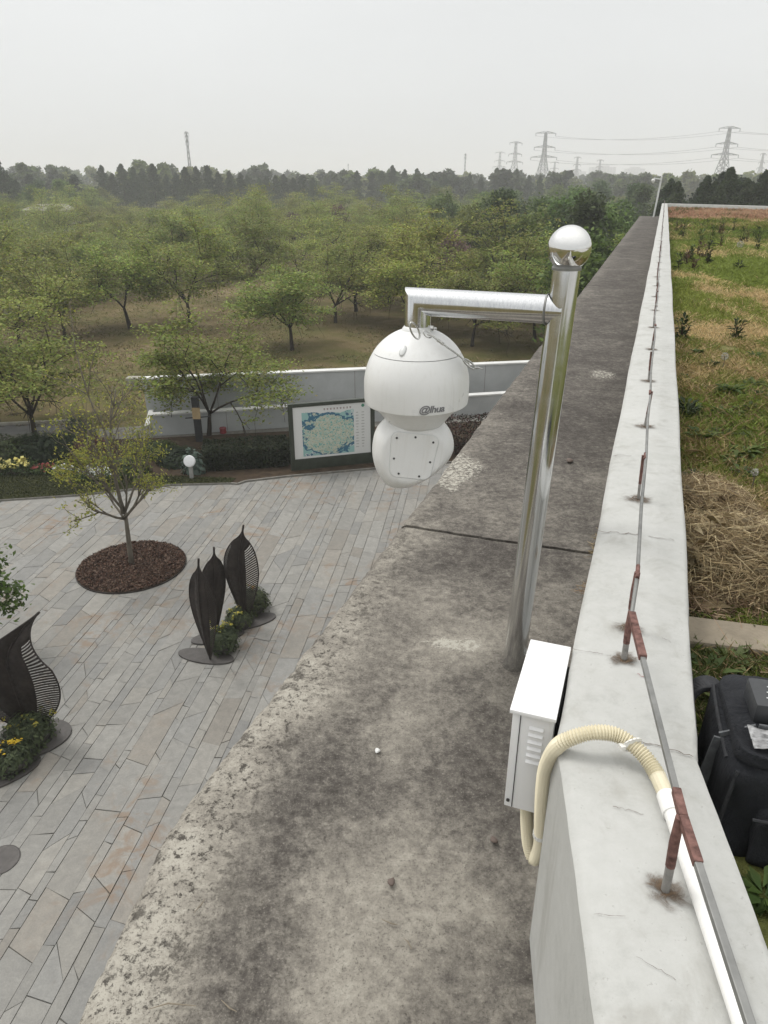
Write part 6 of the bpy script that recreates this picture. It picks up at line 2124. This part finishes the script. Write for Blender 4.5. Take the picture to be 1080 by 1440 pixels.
# ------------------------------------------------------------------ tool bag beside the parapet
g0 = Vector((0.83, 1.00, 0)); gz = ZR
bag = empty('tool_bag', (g0.x, g0.y, gz), rad(-16)); tag(bag, 'black nylon tool bag standing on the roof grass beside the parapet', 'bag')
def soft_box(sx, sy, sz, e=0.35, nu=40, nv=28, seed=0, wr=0.006, taper=0.0):
    vs, fs = [], []
    sgp = lambda v, p: math.copysign(abs(v) ** p, v)
    for i in range(nv + 1):
        ph = math.pi * i / nv
        for k in range(nu):
            th = 2 * math.pi * k / nu
            x, y, z = sgp(math.sin(ph), e) * sgp(math.cos(th), e), sgp(math.sin(ph), e) * sgp(math.sin(th), e), sgp(math.cos(ph), e)
            q = 1 - taper * (z * 0.5 + 0.5)
            w = (float(fbm(x * 2.2 + z * 1.3 + 7, y * 2.2 + z * 2.0, seed)) - 0.5) * wr * 2
            vs.append((x * (sx + w) * q, y * (sy + w) * q, z * (sz + w)))
    for i in range(nv):
        for k in range(nu): fs.append((i * nu + k, i * nu + (k + 1) % nu, (i + 1) * nu + (k + 1) % nu, (i + 1) * nu + k))
    me = mesh_from('soft', vs, fs, None)
    bm = bmesh.new(); bm.from_mesh(me); bmesh.ops.remove_doubles(bm, verts=bm.verts, dist=1e-5); bmesh.ops.recalc_face_normals(bm, faces=bm.faces); bm.to_mesh(me); bm.free()
    me.polygons.foreach_set('use_smooth', [True] * len(me.polygons))
    return me
def bpart(name, me, mat, loc, rot=(0, 0, 0), parent=None):
    me.materials.clear(); me.materials.append(mat)
    return obj(name, me, parent or bag, loc, rot)
bpart('body', soft_box(0.215, 0.150, 0.110, 0.24, 72, 48, seed=3, wr=0.012, taper=0.07), M['nylon'], (0, 0, 0.100))
bpart('front_pocket', soft_box(0.16, 0.022, 0.060, 0.25, seed=4, wr=0.008), M['nylon'], (0.01, -0.148, 0.075))
bpart('top_flap', soft_box(0.195, 0.132, 0.012, 0.24, 48, 24, seed=5, wr=0.009), M['nylon'], (0.0, 0.0, 0.205), (rad(-4), rad(2), 0))
mb = MB(); mb.tube([(-0.175, -0.115, 0.175), (-0.19, 0.0, 0.185), (-0.17, 0.11, 0.175)], 0.004, 6); mb.tube([(-0.175, -0.115, 0.175), (0.0, -0.135, 0.185), (0.17, -0.12, 0.175)], 0.005, 6)
mb.build('zip', M['grey_web'], bag)
mb = MB()
for x in (-0.203, 0.203): mb.tube([(x, -0.142, 0.02), (x * 0.97, -0.138, 0.12), (x * 0.93, -0.130, 0.19)], 0.0035, 6)
mb.tube([(-0.203, -0.10, 0.19), (-0.205, 0.0, 0.195), (-0.20, 0.11, 0.19)], 0.0035, 6)
mb.tube([(-0.16, -0.172, 0.128), (0.0, -0.176, 0.132), (0.17, -0.172, 0.128)], 0.003, 6)
mb.build('piping', M['strap'], bag)['kind'] = 'stuff'
mb = MB(); ribbon_pts = [(-0.22, -0.05, 0.02), (-0.215, -0.05, 0.10), (-0.205, -0.05, 0.19), (-0.15, -0.05, 0.222), (0.0, -0.05, 0.226), (0.15, -0.05, 0.222)]
for a, b in zip(ribbon_pts[:-1], ribbon_pts[1:]): mb.bar(a, b, 0.004, 0.026)
mb.build('compression_strap', M['grey_web'], bag)
sp = [Vector(p) for p in ((-0.16, 0.13, 0.15), (-0.20, 0.14, 0.17), (-0.235, 0.12, 0.15), (-0.245, 0.07, 0.08), (-0.20, 0.03, 0.03))]
cps = catmull(sp, 8); mb = MB()
def ribbon(mb, P, side, w, th):
    vs, fs = [], []
    for i, p in enumerate(P):
        t_ = (P[min(i + 1, len(P) - 1)] - P[max(0, i - 1)]).normalized(); sd = (side - t_ * side.dot(t_)).normalized(); nn = t_.cross(sd)
        vs += [p + sd * w / 2 + nn * th / 2, p - sd * w / 2 + nn * th / 2, p - sd * w / 2 - nn * th / 2, p + sd * w / 2 - nn * th / 2]
    for i in range(len(P) - 1):
        for k in range(4): fs.append((4 * i + k, 4 * i + (k + 1) % 4, 4 * i + 4 + (k + 1) % 4, 4 * i + 4 + k))
    fs += [(3, 2, 1, 0), tuple(4 * (len(P) - 1) + k for k in range(4))]
    mb.add(vs, fs)
ribbon(mb, cps, Vector((0, 1, 0)), 0.042, 0.012)
mb.build('shoulder_strap', M['strap'], bag, bevel=0.003)
mb = MB(); hp = catmull([Vector(p) for p in ((-0.08, -0.10, 0.215), (-0.04, -0.14, 0.20), (0.03, -0.165, 0.16), (0.10, -0.175, 0.12))], 6)
ribbon(mb, hp, Vector((0.3, 0, 1)), 0.032, 0.008)
mb.build('carry_handle', M['grey_web'], bag)
# things lying on the bag
cs_ = empty('equipment_case', (0.76, 1.03, gz + 0.222), rad(-14)); tag(cs_, 'charcoal plastic equipment case lying on the black bag', 'case')
mb = MB(); mb.box((0, 0, 0.022), (0.17, 0.085, 0.045)); mb.build('shell', M['case'], cs_, bevel=0.010, auto=40)
mb = MB()
for k in range(3): mb.box((-0.055 + 0.004 * k, -0.02 + 0.017 * k, 0.0457), (0.018, 0.0025, 0.0008))
mb.bar((-0.035, -0.03, 0.0457), (-0.015, 0.02, 0.0457), 0.005, 0.0008); mb.bar((-0.015, -0.03, 0.0457), (-0.035, 0.02, 0.0457), 0.005, 0.0008)
mb.build('print', M['print_white'], cs_)
gx, gy = np.meshgrid(np.linspace(-0.075, 0.075, 24), np.linspace(-0.03, 0.03, 12), indexing='ij')
gz_ = (fbm(gx * 45, gy * 45, 12) - 0.5) * 0.022 + 0.006
vs = np.stack([gx, gy, gz_], -1).reshape(-1, 3).tolist()
sl = mesh_from('plastic_sleeve', vs, [(i * 12 + j, i * 12 + j + 1, (i + 1) * 12 + j + 1, (i + 1) * 12 + j) for i in range(23) for j in range(11)], M['sleeve'], True)
o = obj('plastic_sleeve', sl, None, (0.715, 0.945, gz + 0.228), (rad(-6), 0, rad(-14))); solidify(o, 0.0015); tag(o, 'crinkled clear plastic sleeve on top of the black bag', 'sleeve')

# ================================================================== haze
mb = MB(); mb.box((0, 1170, 27.0), (3200, 2640, 60.0))
haze = mb.build('haze', None); haze['kind'] = 'stuff'
hm = bpy.data.materials.new('haze_air'); hm.use_nodes = True
hn = hm.node_tree.nodes; hn.clear()
ho = hn.new('ShaderNodeOutputMaterial'); hv = hn.new('ShaderNodeVolumePrincipled')
hv.inputs['Color'].default_value = (0.96, 0.97, 0.98, 1)
hv.inputs['Density'].default_value = 0.00105
hv.inputs['Anisotropy'].default_value = 0.0
hm.node_tree.links.new(hv.outputs['Volume'], ho.inputs['Volume'])
haze.data.materials.append(hm)
